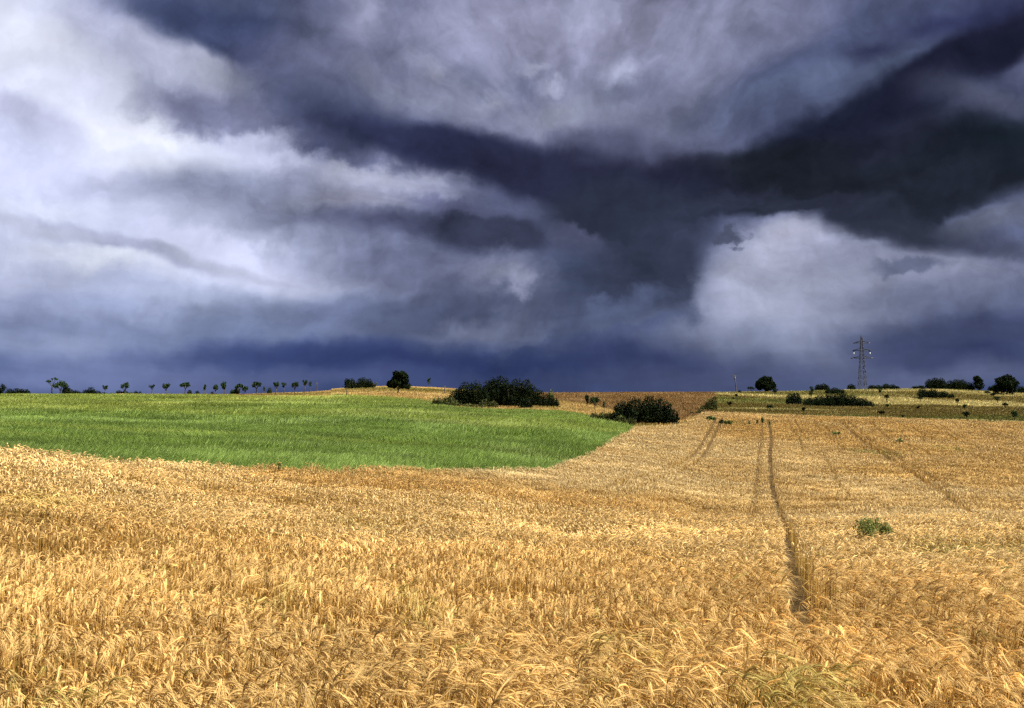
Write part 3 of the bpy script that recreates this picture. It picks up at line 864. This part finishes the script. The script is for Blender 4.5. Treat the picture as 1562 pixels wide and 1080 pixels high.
def leaf_cloud(g, lumps, n, size, col, gap=.42, flat=.0, seed=0):
    """leaf sprays spread through uneven lumps (cx, cy, cz, rx, ry, rz)"""
    L = np.array(lumps, float)
    vol = (L[:, 3] * L[:, 4] * L[:, 5]) ** .8
    idx = rng.choice(len(L), int(n * 2.2), p=vol / vol.sum())
    d = rng.normal(0, 1, (len(idx), 3)); d = unit(d)
    rad = rng.random(len(idx)) ** .45 * (1 + .05 * rng.normal(0, 1, len(idx)))
    bump = .91 + .13 * fbm(d[:, 0] * 2.2 + idx * 3.1, d[:, 2] * 2.2 + d[:, 1] * 1.7, seed + 3, 3)
    P = L[idx, :3] + d * L[idx, 3:] * (rad * bump)[:, None]
    s = L[idx, 3:].mean(1)
    hole = fbm(P[:, 0] / s * 1.6 + P[:, 1] / s, P[:, 2] / s * 1.6 - P[:, 1] / s * .7, seed + 7, 3)
    k = (hole > gap) | (rad < .45)
    P, idx = P[k][:n], idx[k][:n]
    N = len(P)
    a = unit(rng.normal(0, 1, (N, 3))); b = unit(np.cross(a, rng.normal(0, 1, (N, 3))))
    sz = size * (.6 + .8 * rng.random(N))
    tone = np.exp(rng.normal(0, .25, N)) * (.7 + .6 * vnoise(P[:, 0] / size * .3, P[:, 2] / size * .3, seed + 1))
    c = np.array(col) * tone[:, None] * np.array((1, 1, 1)) 
    g.quads(P, a * (sz * .5)[:, None], b * (sz * .32)[:, None], c)

def thing(name, pos, label, cat, group=None):
    o = bpy.data.objects.new(name, None); C.objects.link(o)
    o.location = pos; o.empty_display_size = .5
    return tag(o, label, cat, group)

def tree(name, px, base, top, w, label, style='umbrella', colour='young', group=None, Y=None, clear=.42, n=None, size=None, cat='tree'):
    """base / top: picture rows of foot and tip, w: crown width in picture pixels"""
    p = spot(px, base, Y); s = p[1] / F
    foot = (CZ - p[2]) * F / p[1] + 600
    H = max(1.2, (foot - top) * s); Wd = w * s
    t = thing(name, p, label, cat, group)
    tr = Geo(); cr = Geo(); bark = np.array((1, 1, 1.))
    lean = rng.normal(0, .04, 2) * H
    def limb(a, b, r0, r1):
        a, b = np.array(a, float), np.array(b, float)
        m = (a + b) / 2 + rng.normal(0, .05, 3) * np.linalg.norm(b - a) + np.array((0, 0, .04)) * np.linalg.norm(b - a)
        tr.tube([a, m, b], [r0, (r0 + r1) / 2, r1], bark, 6)
    r = .035 * H ** .8 + .02
    z0 = H * clear
    fork = np.array((lean[0], lean[1], z0))
    tr.tube([(0, 0, -.15), (lean[0] * .5, lean[1] * .5, z0 * .5), fork], [r * 1.3, r, r * .85], bark, 7)
    hz = H - z0
    lumps = []
    if style == 'umbrella': ends = [(c * Wd * .36, d * Wd * .36, z0 + hz * f) for c, d, f in [(-1, .2, .52), (.95, -.3, .56), (-.35, -.8, .62), (.4, .8, .6), (0, 0, .78), (-.6, .5, .72), (.6, .1, .8)]]; rr = (.25 * Wd, .25 * Wd, .24 * hz)
    elif style == 'fan': ends = [(c * Wd * .42, d * Wd * .3, z0 + hz * f) for c, d, f in [(-1, .2, .8), (.95, -.3, .75), (-.4, -.6, .6), (.3, .6, .85), (0, 0, .5), (-.5, 0, .45), (.45, .2, .5), (0, .1, .75)]]; rr = (.2 * Wd, .2 * Wd, .19 * hz)
    elif style == 'slim': ends = [(rng.normal(0, .14) * Wd, rng.normal(0, .14) * Wd, z0 + hz * f) for f in (.25, .45, .62, .78)]; rr = (.36 * Wd, .36 * Wd, .24 * hz)
    elif style == 'round': ends = [(c * Wd * .3, d * Wd * .3, z0 + hz * f) for c, d, f in [(-1, .1, .22), (.95, -.2, .24), (-.4, -.8, .42), (.4, .8, .5), (0, 0, .76), (-.62, .2, .62), (.62, -.1, .64), (0, -.9, .2), (-.9, 0, .42), (.95, 0, .46), (0, 0, .4)]]; rr = (.24 * Wd, .24 * Wd, .21 * hz)
    elif style == 'double': ends = [(c * Wd * .5, d * Wd * .4, z0 + hz * f) for c, d, f in [(-.58, 0, .35), (-.40, .2, .58), (-.20, -.2, .80), (.62, 0, .4), (.50, .2, .62), (.36, -.1, .80), (.1, -.5, .32), (-.72, .1, .18), (.76, .2, .2), (.02, .3, .3), (-.3, 0, .2), (.35, 0, .2), (.02, 0, .5), (.06, .1, .66), (-.04, -.1, .4)]]; rr = (.16 * Wd, .2 * Wd, .17 * hz)
    elif style == 'twin': ends = [(c * Wd * .5, d * Wd * .3, z0 + hz * f) for c, d, f in [(-.75, 0, .45), (-.5, .2, .55), (.15, -.2, .82), (.45, 0, .9), (.7, .1, .75)]]; rr = (.17 * Wd, .2 * Wd, .14 * hz)
    elif style == 'cedar': ends = [(c * Wd * .5, d * Wd * .4, z0 + hz * f) for c, d, f in [(-.75, 0, .72), (-.3, .2, .8), (.2, -.2, .82), (.6, 0, .7), (.75, .1, .4), (-.55, .1, .4), (0, 0, .5), (.3, .3, .25), (-.2, -.2, .2)]]; rr = (.26 * Wd, .26 * Wd, .17 * hz)
    for e in ends:
        e = np.array(e) + np.array((lean[0], lean[1], 0)) + rng.normal(0, .03, 3) * Wd
        limb(fork + np.array((0, 0, -.1 * hz * rng.random())), e, r * .55, r * .18)
        q = .8 + .45 * rng.random()
        lumps.append((*e, rr[0] * q, rr[1] * q, rr[2] * q))
    n = int((n or 0) * 1.6) or int(260 + 900 * min(1, (Wd / 10) ** 1.4) * (3 if style in ('round', 'double', 'cedar') else 1))
    size = size or max(.2, .07 * Wd ** .5 + .15)
    Wd *= 1.12
    if group == GR: Wd *= 1.12; n = int(n * 1.5); clear = clear * .85
    leaf_cloud(cr, lumps, n, size, GREENS[colour], gap=.30 if style in ('round', 'double') else .34, seed=int(px))
    tr.build('trunk', M_BARK, t); cr.build('crown', M_LEAF, t)
    return t

def bush(name, px, base, lumps_px, label, colour='dark', group=None, Y=None, cat='bush', size=.23, dens=1.0, depth=.8):
    """lumps_px: (px, top row, width in px) bumps of one grown-together plant"""
    p = spot(px, base, Y); s = p[1] / F
    foot = (CZ - p[2]) * F / p[1] + 600
    t = thing(name, p, label, cat, group)
    fo, st = Geo(), Geo()
    L = []; vol = 0
    for lx, ltop, lw in lumps_px:
        x = (lx - px) * s; rx = lw * s / 2; h = max(.4, (foot - ltop) * s)
        dz = float(ground(p[0] + x, p[1])) - p[2]
        ry = rx * depth if rx < 6 else 6 * depth
        L.append((x, rng.normal(0, .15) * ry, dz + h * .5, rx * .92, ry, h * .52))
        L.append((x - rx * .35, -ry * .4, dz + h * .30, rx * .75, ry * .8, h * .34)); L.append((x + rx * .4, ry * .2, dz + h * .33, rx * .7, ry * .8, h * .36))
        vol += rx * h
        for k in range(4):
            a = rng.normal(0, .3, 2) * rx
            st.tube([(0, 0, -.5), (x * .9 + a[0] * .2, a[1] * .3, dz - .25), (x + a[0] * .8, a[1] * .8, dz + h * .4), (x + a[0] * 1.3, a[1] * 1.3, dz + h * .75)], [.07, .07, .05, .02], (1, 1, 1), 5)
    n = int(np.clip(vol * 260 * dens, 200, 26000))
    leaf_cloud(fo, L, n, size, GREENS[colour], gap=.08, seed=int(px) + 5)
    fo.build('foliage', M_LEAF, t); st.build('stems', M_BARK, t)
    return t

GR = 'young trees along the green ridge'
# ---- along the left skyline
bush('shrub', 0, 597, [(-2, 589, 12)], 'dark shrub cut off by the picture edge at the end of the hedge', Y=250)
tree('small_tree', 6, 598, 585, 9, 'stubby dark tree rising from the near end of the low hedge', 'slim', 'dark', Y=249, clear=.3)
bush('low_hedge', 27, 598, [(15, 593, 12), (24, 592, 13), (33, 593, 13), (41, 593, 9)], 'low clipped looking hedge on the skyline with a stubby tree at one end', cat='hedge', Y=250)
tree('sparse_tree', 79, 600, 575, 17, 'tallest thin tree with two bare forks on the green ridge', 'twin', 'young', GR, Y=246, clear=.5, n=90)
tree('umbrella_tree', 91, 600, 582, 19, 'broad flat topped young tree beside the forked thin tree', 'umbrella', 'young', GR, Y=246, clear=.35)
bush('tall_shrub', 101, 600, [(101, 586, 12)], 'tall rounded dark shrub touching the broad flat topped young tree', Y=248)
bush('long_shrub', 110, 601, [(106, 593, 16), (116, 595, 14)], 'long low dark shrub in the middle of the ridge shrub row', Y=247)
bush('peaked_shrub', 137, 601, [(131, 594, 12), (139, 590, 14), (145, 597, 8)], 'dark shrub with a pointed peak ending the ridge shrub row', Y=247)
bush('shrub', 149, 601, [(150, 596, 9)], 'small knee high shrub beside the pointed dark shrub', Y=247)
tree('wispy_tree', 161, 600, 587, 8, 'thin wispy young tree standing alone after the ridge shrub row', 'fan', 'young', GR, Y=245, n=70)
bush('shrub', 163, 602, [(159, 598, 10), (170, 599, 12)], 'straggling low shrub at the foot of the first wispy tree', 'mid', Y=246)
tree('round_tree', 191, 600, 584, 11, 'upright oval young tree growing out of a low shrub patch', 'umbrella', 'young', GR, Y=244, clear=.35)
bush('shrub_patch', 190, 602, [(182, 595, 12), (191, 596, 12), (200, 598, 8)], 'wide low shrub patch under the upright oval tree', 'mid', Y=245)
bush('shrub', 208, 602, [(207, 596, 8), (214, 597, 6)], 'two humped small shrub between the oval tree and a bare topped tree', Y=245)
tree('bare_tree', 231, 600, 586, 9, 'young tree with a nearly bare forked top on the ridge', 'fan', 'young', GR, Y=243, n=60, clear=.5)
tree('loose_tree', 254, 600, 585, 13, 'loose crowned young tree next to the bare topped one', 'fan', 'young', GR, Y=243, n=170)
tree('leaning_tree', 281, 601, 583.5, 14, 'flat topped young tree leaning a little over the pale verge', 'umbrella', 'young', GR, Y=242, clear=.5)
bush('shrub', 289, 602, [(289, 594.5, 7)], 'small pointed shrub right under the leaning flat topped tree', Y=243)
bush('shrub', 301, 602, [(301, 596, 8)], 'small round shrub alone on the verge, nearer the leaning tree', Y=243)
tree('slim_tree', 312, 600, 586, 5, 'narrowest young tree, a dark upright streak with a low collar', 'slim', 'young', GR, Y=242, n=120)
bush('shrub', 324, 602, [(324, 597, 6)], 'tiny flat shrub between the narrow streak tree and a small ball tree', Y=242)
tree('ball_tree', 330, 600, 587, 7, 'small ball topped young tree beside a taller oval one', 'umbrella', 'young', GR, Y=242)
tree('oval_tree', 343, 600, 582, 9, 'tall oval young tree beside the small ball topped one', 'slim', 'young', GR, Y=241, clear=.4, n=260)
bush('shrub', 357, 601, [(355, 593, 9), (361, 590, 9)], 'leafy shrub pressed against a young tree on the ridge', 'mid', Y=242)
tree('broad_tree', 365, 601, 585, 12, 'young tree rising from a leafy shrub pressed against it', 'umbrella', 'young', GR, Y=240, clear=.4)
tree('small_tree', 374, 599, 589, 9, 'short bushy young tree before the widest crowned tree', 'umbrella', 'young', GR, Y=246, clear=.3)
tree('wide_tree', 391, 599, 582, 14, 'widest crowned young tree on the ridge, palm like in outline', 'umbrella', 'young', GR, Y=242, clear=.45)
tree('sapling', 403, 596, 589, 3.5, 'tiny staked sapling just past the widest crowned tree', 'slim', 'young', GR, Y=252, n=50)
bush('shrub', 411, 597, [(411, 590.5, 7)], 'small spreading shrub between a sapling and a palm like tree', 'mid', Y=252)
tree('tufted_tree', 420, 599, 582, 9, 'tufted young tree with dark weeds round its foot', 'fan', 'young', GR, Y=241, n=190)
tree('thin_tree', 433, 595.5, 583, 6, 'thin one sided young tree farther back on the stubble rise', 'slim', 'young', GR, Y=255, n=110, clear=.55)
tree('full_tree', 450, 600, 583, 10, 'full crowned young tree standing nearest on the stubble rise', 'umbrella', 'young', GR, Y=236, clear=.45, n=330)
tree('high_tree', 465, 594.5, 579.5, 7, 'young tree with a lifted tuft and low weeds, highest on the rise', 'fan', 'young', GR, Y=258, n=130, clear=.5)
tree('thin_tree', 472.5, 593.5, 582, 5, 'faint thin young tree close behind the lifted tuft tree', 'slim', 'young', GR, Y=262, n=70, clear=.55)
# a bare stake
def post(name, px, base, top, width, label, cat, Y=None, cap=False):
    p = spot(px, base, Y); s = p[1] / F
    H = (((CZ - p[2]) * F / p[1] + 600) - top) * s; r = width * s / 2
    t = thing(name, p, label, cat)
    g = Geo(); g.tube([(0, 0, -.3), (.02, 0, H * .5), (.05, 0, H * .97), (.05, 0, H)], [r * 1.1, r, r * .9, r * .5], (1, 1, 1), 7); g.build('shaft', M_WOOD, t)
    c = Geo(); c.tube([(-r * 2.4, 0, H * .84), (0.03, -r * .3, H * .86), (r * 2.6, 0, H * .85)], [r * .5, r * .5, r * .5], (1, 1, 1), 5); c.build('tie_bar', M_WOOD, t)
    return t
post('wooden_stake', 483, 592, 583, 1.1, 'bare wooden stake on the skyline beyond the last ridge tree', 'stake', Y=268)
# ---- knoll
tree('forked_tree', 529, 600, 578, 10, 'gnarled young tree in front of the knoll bushes', 'slim', 'dark', None, Y=205, clear=.45, n=320)
bush('bush', 538, 590, [(536, 577, 14), (541, 582, 8)], 'upright dark bush at the near end of the knoll thicket', Y=262)
bush('bush', 556, 590, [(553, 575, 22), (563, 578, 14), (568, 583, 8)], 'domed black green bush on the knoll beside the upright one', Y=264)
tree('sapling', 571.5, 592.5, 583, 6, 'sapling with weedy foot between the domed bush and the big knoll tree', 'fan', 'olive', None, Y=252, n=70)
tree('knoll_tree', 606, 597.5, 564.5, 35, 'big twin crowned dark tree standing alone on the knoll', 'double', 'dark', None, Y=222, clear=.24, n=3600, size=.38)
tree('small_tree', 654.5, 590, 576, 6.5, 'lone small tree on the bare shoulder past the big knoll tree', 'slim', 'young', None, Y=285, clear=.4, n=170)
post('fence_post', 678, 597, 588.5, 1.6, 'short weathered post beside the great thicket', 'post', Y=245)
# ---- the great thicket
bush('scrub', 676, 613, [(667, 606, 18), (680, 603, 20), (690, 604, 18)], 'low olive scrub skirting the nose of the great thicket', 'olive', Y=176, cat='scrub', dens=.8)
bush('thicket_bush', 716, 614, [(696, 594, 26), (710, 583, 32), (726, 581, 28), (736, 587, 22)], 'broad sloping dark bush at the low nose of the great thicket', Y=182, dens=1.1)
bush('thicket_tree', 756, 616, [(745, 580, 22), (752, 576, 24), (763, 572, 26), (772, 576, 20)], 'tallest lumpy dark tree bush in the middle of the great thicket', Y=184, dens=1.1)
bush('thicket_bush', 793, 617, [(778, 584, 26), (788, 577, 28), (803, 578, 26), (812, 584, 16)], 'big flat topped dark bush at the back half of the great thicket', Y=183, dens=1.1)
bush('thicket_bush', 832, 617, [(822, 594, 22), (835, 600, 22), (846, 606, 16)], 'tapering dark bush running out towards the brown field', Y=184)
bush('shrub', 840, 613, [(841, 594, 11)], 'light green shrub peeping over the tapering end of the thicket', 'light', Y=196, dens=.7)
bush('shrub', 743, 617, [(738, 609, 18), (752, 610, 16)], 'small olive shrub in the grass before the great thicket', 'olive', Y=174, dens=.7)
bush('shrub', 801, 620, [(798, 606, 14), (806, 605, 12)], 'dark knobby shrub in front of the flat topped thicket bush', Y=176)
bush('scrub', 700, 619, [(692, 612, 26), (716, 614, 26), (735, 615, 20)], 'weedy olive scrub strip along the foot of the great thicket', 'olive', Y=172, cat='scrub', dens=.7)
# ---- between thicket and tracks
tree('dark_tree', 895, 616, 601, 8, 'small dark oval tree before the brown field', 'slim', 'dark', None, Y=205, clear=.3, n=260)
tree('bushy_tree', 907, 619, 606, 15, 'short bushy tree next to the small dark oval tree', 'umbrella', 'mid', None, Y=200, clear=.3, n=300)
tree('sapling', 922, 621.5, 612.5, 5, 'thin sapling between the short bushy tree and the black bush', 'slim', 'mid', None, Y=196, n=80)
bush('scrub', 918, 640, [(906, 630, 14), (918, 628, 20), (930, 627, 18)], 'low dark scrub tailing off beside the big black bush', 'olive', Y=146, cat='scrub')
bush('black_bush', 985, 644, [(948, 613, 30), (968, 607, 34), (990, 604, 34), (1006, 606, 26), (1018, 611, 20), (1029, 625, 14)], 'big black green bush with a ragged top at the corner of the barley', Y=146, dens=1.25)
bush('scrub', 952, 646, [(945, 632, 20), (960, 636, 24)], 'weedy scrub before the lower side of the big black bush', 'olive', Y=142, cat='scrub', dens=.7)
bush('scrub', 1080, 632, [(1074, 617, 14), (1083, 608, 18), (1088, 603, 14)], 'dull green scrub climbing the corner between brown field and meadow', 'olive', Y=215, cat='scrub', dens=.8)
bush('scrub', 1060, 640, [(1056, 628, 16), (1068, 624, 16)], 'low green scrub in the dip behind the barley corner', 'olive', Y=178, cat='scrub', dens=.7)

# ---- meadow and right skyline
def pole():
    p = spot(1122, 597, 352); s = p[1] / F
    H = ((CZ - p[2]) * F / p[1] + 600 - 572) * s
    t = thing('utility_pole', p, 'slender dark power pole with a short crossarm, leaning on the skyline', 'pole')
    g = Geo(); g.tube([(.35, 0, -.4), (.1, 0, H * .5), (-.25, 0, H)], [.26, .23, .18], (1, 1, 1), 8); g.build('shaft', M_WOOD, t)
    a = Geo(); a.tube([(-1.35, 0, H * .94), (.9, 0, H * .95)], [.13, .13], (1, 1, 1), 6); ao = a.build('crossarm', M_WOOD, t)
    for x in (-1.2, -.25, .75):
        i = Geo(); i.tube([(x, 0, H * .955), (x, 0, H * .975), (x, 0, H * 1.0), (x, 0, H * 1.02)], [.07, .14, .14, .05], (1, 1, 1), 8); i.build('insulator', M_DARK, ao)
    b = Geo(); b.tube([(-.22, 0, H * .72), (-.2, 0, H * .90)], [.34, .34], (1, 1, 1), 8); b.build('transformer_box', M_DARK, t)
pole()
MY = 'small planted trees scattered over the meadow'
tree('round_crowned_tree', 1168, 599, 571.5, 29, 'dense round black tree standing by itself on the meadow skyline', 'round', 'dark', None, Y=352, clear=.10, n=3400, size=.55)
bush('shrub', 1128, 598, [(1128, 594.5, 5)], 'tiny dot of a shrub between the power pole and a small tree', Y=345)
tree('small_tree', 1145, 600, 589.5, 10, 'small flat tree between the power pole and the round black tree', 'umbrella', 'dark', None, Y=342, clear=.3, n=190)
tree('young_tree', 1182.5, 607, 592, 9, 'pale stemmed young tree in front of the round black tree', 'fan', 'dark', None, Y=298, n=200, clear=.5)
MT = [(1123.5, 609, 601, 4, 'faint sapling below the power pole'), (1118, 611, 606.5, 4, 'tiny weedy sapling on the upper slope near the brown field'),
      (1113, 623, 613, 7, 'dark little tree nearest the brown field, low on the meadow'), (1174.5, 629, 617, 8, 'flat topped little tree straight below the round black tree'),
      (1224.8, 630, 621.5, 6, 'little tree low before the round single bush'), (1343, 606, 592, 6, 'tall faint sapling on the brow past the pylon'),
      (1352.5, 615, 602, 9, 'round headed little tree on the brow past the pylon'), (1353, 624, 616, 6, 'tiny tree directly under the round headed one'),
      (1344.6, 636, 627, 9, 'little flat tree low on the slope, off the end of the long black bush'), (1403.8, 614.5, 605, 6, 'little tree just under the dark strip bush'),
      (1401, 625.5, 619, 6, 'small tree mid slope below the dark strip bush'), (1376.5, 641, 637.5, 4, 'tiny tuft of a sapling at the barley margin'),
      (1459, 619, 608, 5, 'pale upright sapling mid slope under the flat wood'), (1470.3, 625.5, 617, 7, 'small flat tree mid slope under the slim skyline tree'),
      (1474, 640, 628.5, 9, 'bushy little tree close to the barley margin'), (1506, 603.5, 596.5, 8, 'round little bush tree on the upper band near the slim skyline tree'),
      (1516.5, 606, 599, 9, 'dark twin topped little tree on the upper band'), (1521.5, 616, 605, 8, 'dark little tree in the straw band below the big edge tree'),
      (1532, 625, 614, 8, 'straggly pale stemmed tree below the big edge tree'), (1546, 642, 626, 13, 'largest of the meadow saplings, dim and bushy near the barley')]
for i, (px, b, tp, w, lab) in enumerate(MT):
    tree('meadow_tree', px, b, tp, w, lab, ('umbrella', 'slim', 'fan')[i % 3], ('dark', 'mid')[i % 2], MY, n=110 + int(w * 8), clear=.38)
tree('slender_tree', 1236, 606, 589.5, 8, 'slender young tree just above the long black bush', 'slim', 'mid', None, Y=300, clear=.3, n=260)
bush('round_bush', 1211, 618.5, [(1207, 600, 18), (1214, 598.5, 18)], 'single round black bush beside the long black bush', Y=262, dens=1.3)
bush('long_bush', 1278, 622, [(1236, 607, 24), (1252, 603, 26), (1268, 599, 26), (1283, 597, 26), (1297, 601, 22), (1312, 606, 26), (1326, 611, 16)], 'long black bush lying across the meadow below the pylon', Y=255, dens=1.2)
bush('bush', 1253, 593, [(1248, 586, 12), (1256, 584.5, 14), (1262, 587, 8)], 'dark skyline bush, farthest from the pylon on its open side', Y=372)
bush('bush', 1273, 600, [(1265, 592, 14), (1275, 590.5, 16), (1284, 593, 12)], 'dark bush on the brow just behind the long black bush', Y=335)
bush('bush', 1299.5, 592.5, [(1299, 585.5, 14)], 'small domed skyline bush next to the pylon foot', Y=374)
bush('skyline_hedge', 1348, 592.5, [(1330, 586.5, 14), (1340, 587, 14), (1352, 585, 14), (1362, 586, 12), (1369, 588.5, 8)], 'low uneven hedge running off from the pylon foot', cat='hedge', Y=374)
bush('bush', 1402, 593, [(1396, 588.5, 12), (1405, 587.5, 14)], 'low skyline bush leading up to the first broad wood', Y=376)
bush('broad_wood_tree', 1428, 595, [(1419, 578, 16), (1427, 575.5, 16), (1436, 576, 14), (1441, 581, 10)], 'domed broad tree clump, first of the big skyline trees past the hedge', cat='tree', Y=377)
bush('flat_tree_clump', 1463, 595, [(1450, 581, 16), (1458, 578.5, 18), (1468, 578.5, 20), (1478, 582, 12)], 'flat topped wide tree clump between the domed clump and the slim tree', cat='tree', Y=378)
tree('slim_skyline_tree', 1493, 595, 573, 15, 'slim upright two tiered tree on the skyline', 'slim', 'dark', None, Y=376, clear=.12, n=900, size=.5)
bush('shrub', 1484, 595, [(1484, 583, 9)], 'pale greyish shrub tucked against the slim two tiered tree', 'mid', Y=377, dens=.6)
bush('bush', 1516, 597, [(1511, 588.5, 10), (1518, 586.5, 13)], 'rounded skyline bush between the slim tree and the big edge tree', Y=372)
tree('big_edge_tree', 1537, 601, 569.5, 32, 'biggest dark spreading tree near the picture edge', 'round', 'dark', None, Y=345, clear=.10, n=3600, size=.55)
bush('bush', 1559, 599, [(1556, 588, 12), (1568, 587, 16)], 'dark bush behind the biggest tree, cut by the picture edge', Y=360)
bush('strip_bush', 1428, 605, [(1408, 592.5, 18), (1422, 594, 20), (1438, 596, 18), (1450, 600, 12)], 'dark strip of bush in front of the domed skyline clump', Y=318, dens=1.2)

# ---- lattice pylon
def pylon():
    p = spot(1316, 592, 420); s = p[1] / F
    H = ((CZ - p[2]) * F / p[1] + 600 - 509.5) * s
    t = thing('pylon', p, 'tall steel lattice pylon with three pairs of crossarms on the skyline', 'pylon')
    t.rotation_euler = (0, 0, math.radians(-3))
    g = Geo(); R = .14
    hw = lambda z: 1.85 - 1.0 * min(z / (H * .62), 1) - .45 * max(0, min((z - H * .62) / (H * .26), 1))
    zs = [0, .12, .23, .33, .42, .5, .57, .63, .69, .745, .80, .85, .90]
    zs = [z * H for z in zs]; tip = np.array((0, 0, H))
    cs = lambda z: [np.array((a * hw(z), b * hw(z), z)) for a, b in ((-1, -1), (1, -1), (1, 1), (-1, 1))]
    for a, b in zip(zs[:-1], zs[1:]):
        A, B = cs(a), cs(b)
        for i in range(4):
            j = (i + 1) % 4
            g.bar(A[i], B[i], R); g.bar(A[i], B[j], R * .4); g.bar(A[j], B[i], R * .4); g.bar(B[i], B[j], R * .4)
    for c in cs(zs[-1]): g.bar(c, tip, R * 1.2)
    g.build('lattice_mast', M_STEEL, t)
    M_CON = plain_material('concrete', (.36, .35, .33), .9)
    for c in cs(0):
        f = Geo(); f.tube([c + (0, 0, -.6), c + (0, 0, .35)], [.5, .4], (1, 1, 1), 8); f.build('footing', M_CON, t)
    px = lambda q: q * s
    for zr, half in ((523, 12), (534.6, 14), (546.2, 16)):
        z = H - px(zr - 509.5); a = Geo(); w = hw(z); L = px(half)
        for sgn in (-1, 1):
            e = np.array((sgn * L, 0, z))
            for yb in (-w, w):
                g0 = np.array((sgn * w, yb, z)); g1 = np.array((sgn * w, yb, z + 1.1))
                a.bar(g0, e, .15); a.bar(g1, e, .13)
                for k in (.35, .68): a.bar(g0 + (e - g0) * k, g1 + (e - g1) * k, .05)
            for k in (.35, .68): a.bar(np.array((sgn * w, -w, z)) * (1 - k) + e * k, np.array((sgn * w, w, z)) * (1 - k) + e * k, .05)
        ao = a.build('crossarm', M_STEEL, t)
        for sgn in (-1, 1):
            if zr == 534.6:                 # hanging strings with a pale glass end
                i = Geo(); x = sgn * L * .86
                i.tube([(x, 0, z), (x, 0, z - .9), (x, 0, z - 1.0)], [.22, .30, .2], (1, 1, 1), 8); i.build('insulator', M_DARK, ao)
                q = Geo(); q.tube([(x, 0, z - 1.0), (x, 0, z - 1.15), (x, 0, z - 1.9), (x, 0, z - 2.1)], [.15, .34, .34, .1], (1, 1, 1), 10); q.build('glass_insulator', M_GLASS, ao)
            else:
                i = Geo(); x = sgn * L
                i.tube([(x * .80, -.4, z - .25), (x * .9, -.2, z - .1), (x, 0, z), (x * 1.02, .4, z - .15)], [.18, .3, .3, .12], (1, 1, 1), 8); i.build('insulator', M_DARK, ao)
pylon()

# ---- weeds standing in the barley
def weed(px, py, top, w, label, colour='weed', n=260, style='bushy', leaf=.07):
    x, y = canopy_hit(px, py); s = y / F
    p = np.array((x, y, float(ground(x, y))))
    Hc = CROP + max(.05, (py - top) * s)
    Wd = w * s
    t = thing('weed', p, label, 'weed')
    st, lf = Geo(), Geo(); lumps = []
    m = 20 if style == 'bushy' else 3
    for k in range(m):
        a = rng.random() * 6.283; q = Wd * .5 * (.25 + .75 * rng.random()) if style == 'bushy' else Wd * .18 * rng.random()
        e = np.array((math.cos(a) * q, math.sin(a) * q * .8, Hc * (.75 + .25 * rng.random()) - (q / Wd) * .35))
        st.tube([(0, 0, -.1), (e[0] * .1, e[1] * .1, 0), (e[0] * .5, e[1] * .5, e[2] * .55), e], [.012, .012, .009, .004], (1, 1, 1), 5)
        lumps.append((e[0], e[1], e[2] - .1, .12 * Wd + .03, .12 * Wd + .03, .24 if style == 'bushy' else .35))
    leaf_cloud(lf, lumps, n, leaf, GREENS[colour], gap=.42, seed=int(px))
    st.build('stems', plain_material('green_stem', (.09, .12, .03), .7), t); lf.build('leaves', leafy, t)
weed(1333, 822, 788, 62, 'large dark green bushy weed standing above the barley', 'herb', 2300, 'bushy', .042)
weed(1163.5, 652, 637, 9, 'tall upright green weed on the wheel tracks at the crest', 'weed', 420, 'tall', .22)
weed(1155.5, 646, 641, 6, 'smaller leafy weed beside the tall one on the wheel tracks', 'weed', 160, 'tall', .2)
weed(1174.5, 647, 641.5, 4, 'thin weed on the far side of the tall track weed', 'weed', 90, 'tall', .18)
weed(1143, 647, 643, 5, 'small yellowish weed on the crest, next in line after the leafy one', 'light', 90, 'tall', .2)
weed(1100, 645, 640, 8, 'dark leafy weed tilted on the crest near the barley corner', 'mid', 160, 'bushy', .22)
weed(1110, 646, 641, 12, 'pale yellow green weed patch on the crest', 'light', 220, 'bushy', .25)
weed(1085, 640, 635, 13, 'spreading green weed nearest the barley corner', 'light', 260, 'bushy', .25)
weed(1275, 664, 658, 14, 'low green weed in a hollow of the far barley slope', 'weed', 150, 'bushy', .18)
weed(1372, 673, 669, 10, 'faint green weed tuft out on the far barley slope', 'weed', 110, 'bushy', .18)
weed(411, 783, 768, 16, 'green leafy weed poking out of the barley below the green field', 'herb', 240, 'bushy', .05)
weed(426, 715, 706, 9, 'dark weed on the margin between barley and green crop', 'herb', 160, 'tall', .09)
weed(55, 697, 692, 14, 'low weed on the barley margin near the picture edge', 'weed', 150, 'bushy', .06)
weed(1532, 864, 857, 20, 'dark low weed in the barley downhill from the large bushy one', 'herb', 260, 'bushy', .06)
weed(1484, 840, 832, 20, 'pale weedy tuft in the barley between the two dark weeds', 'weed', 200, 'bushy', .05)
weed(1418, 786, 783, 22, 'flat green weed beside the long sloping wheel track', 'weed', 150, 'bushy', .08)
weed(1146, 798, 791, 5, 'short weed in the fainter wheel track', 'weed', 120, 'tall', .06)
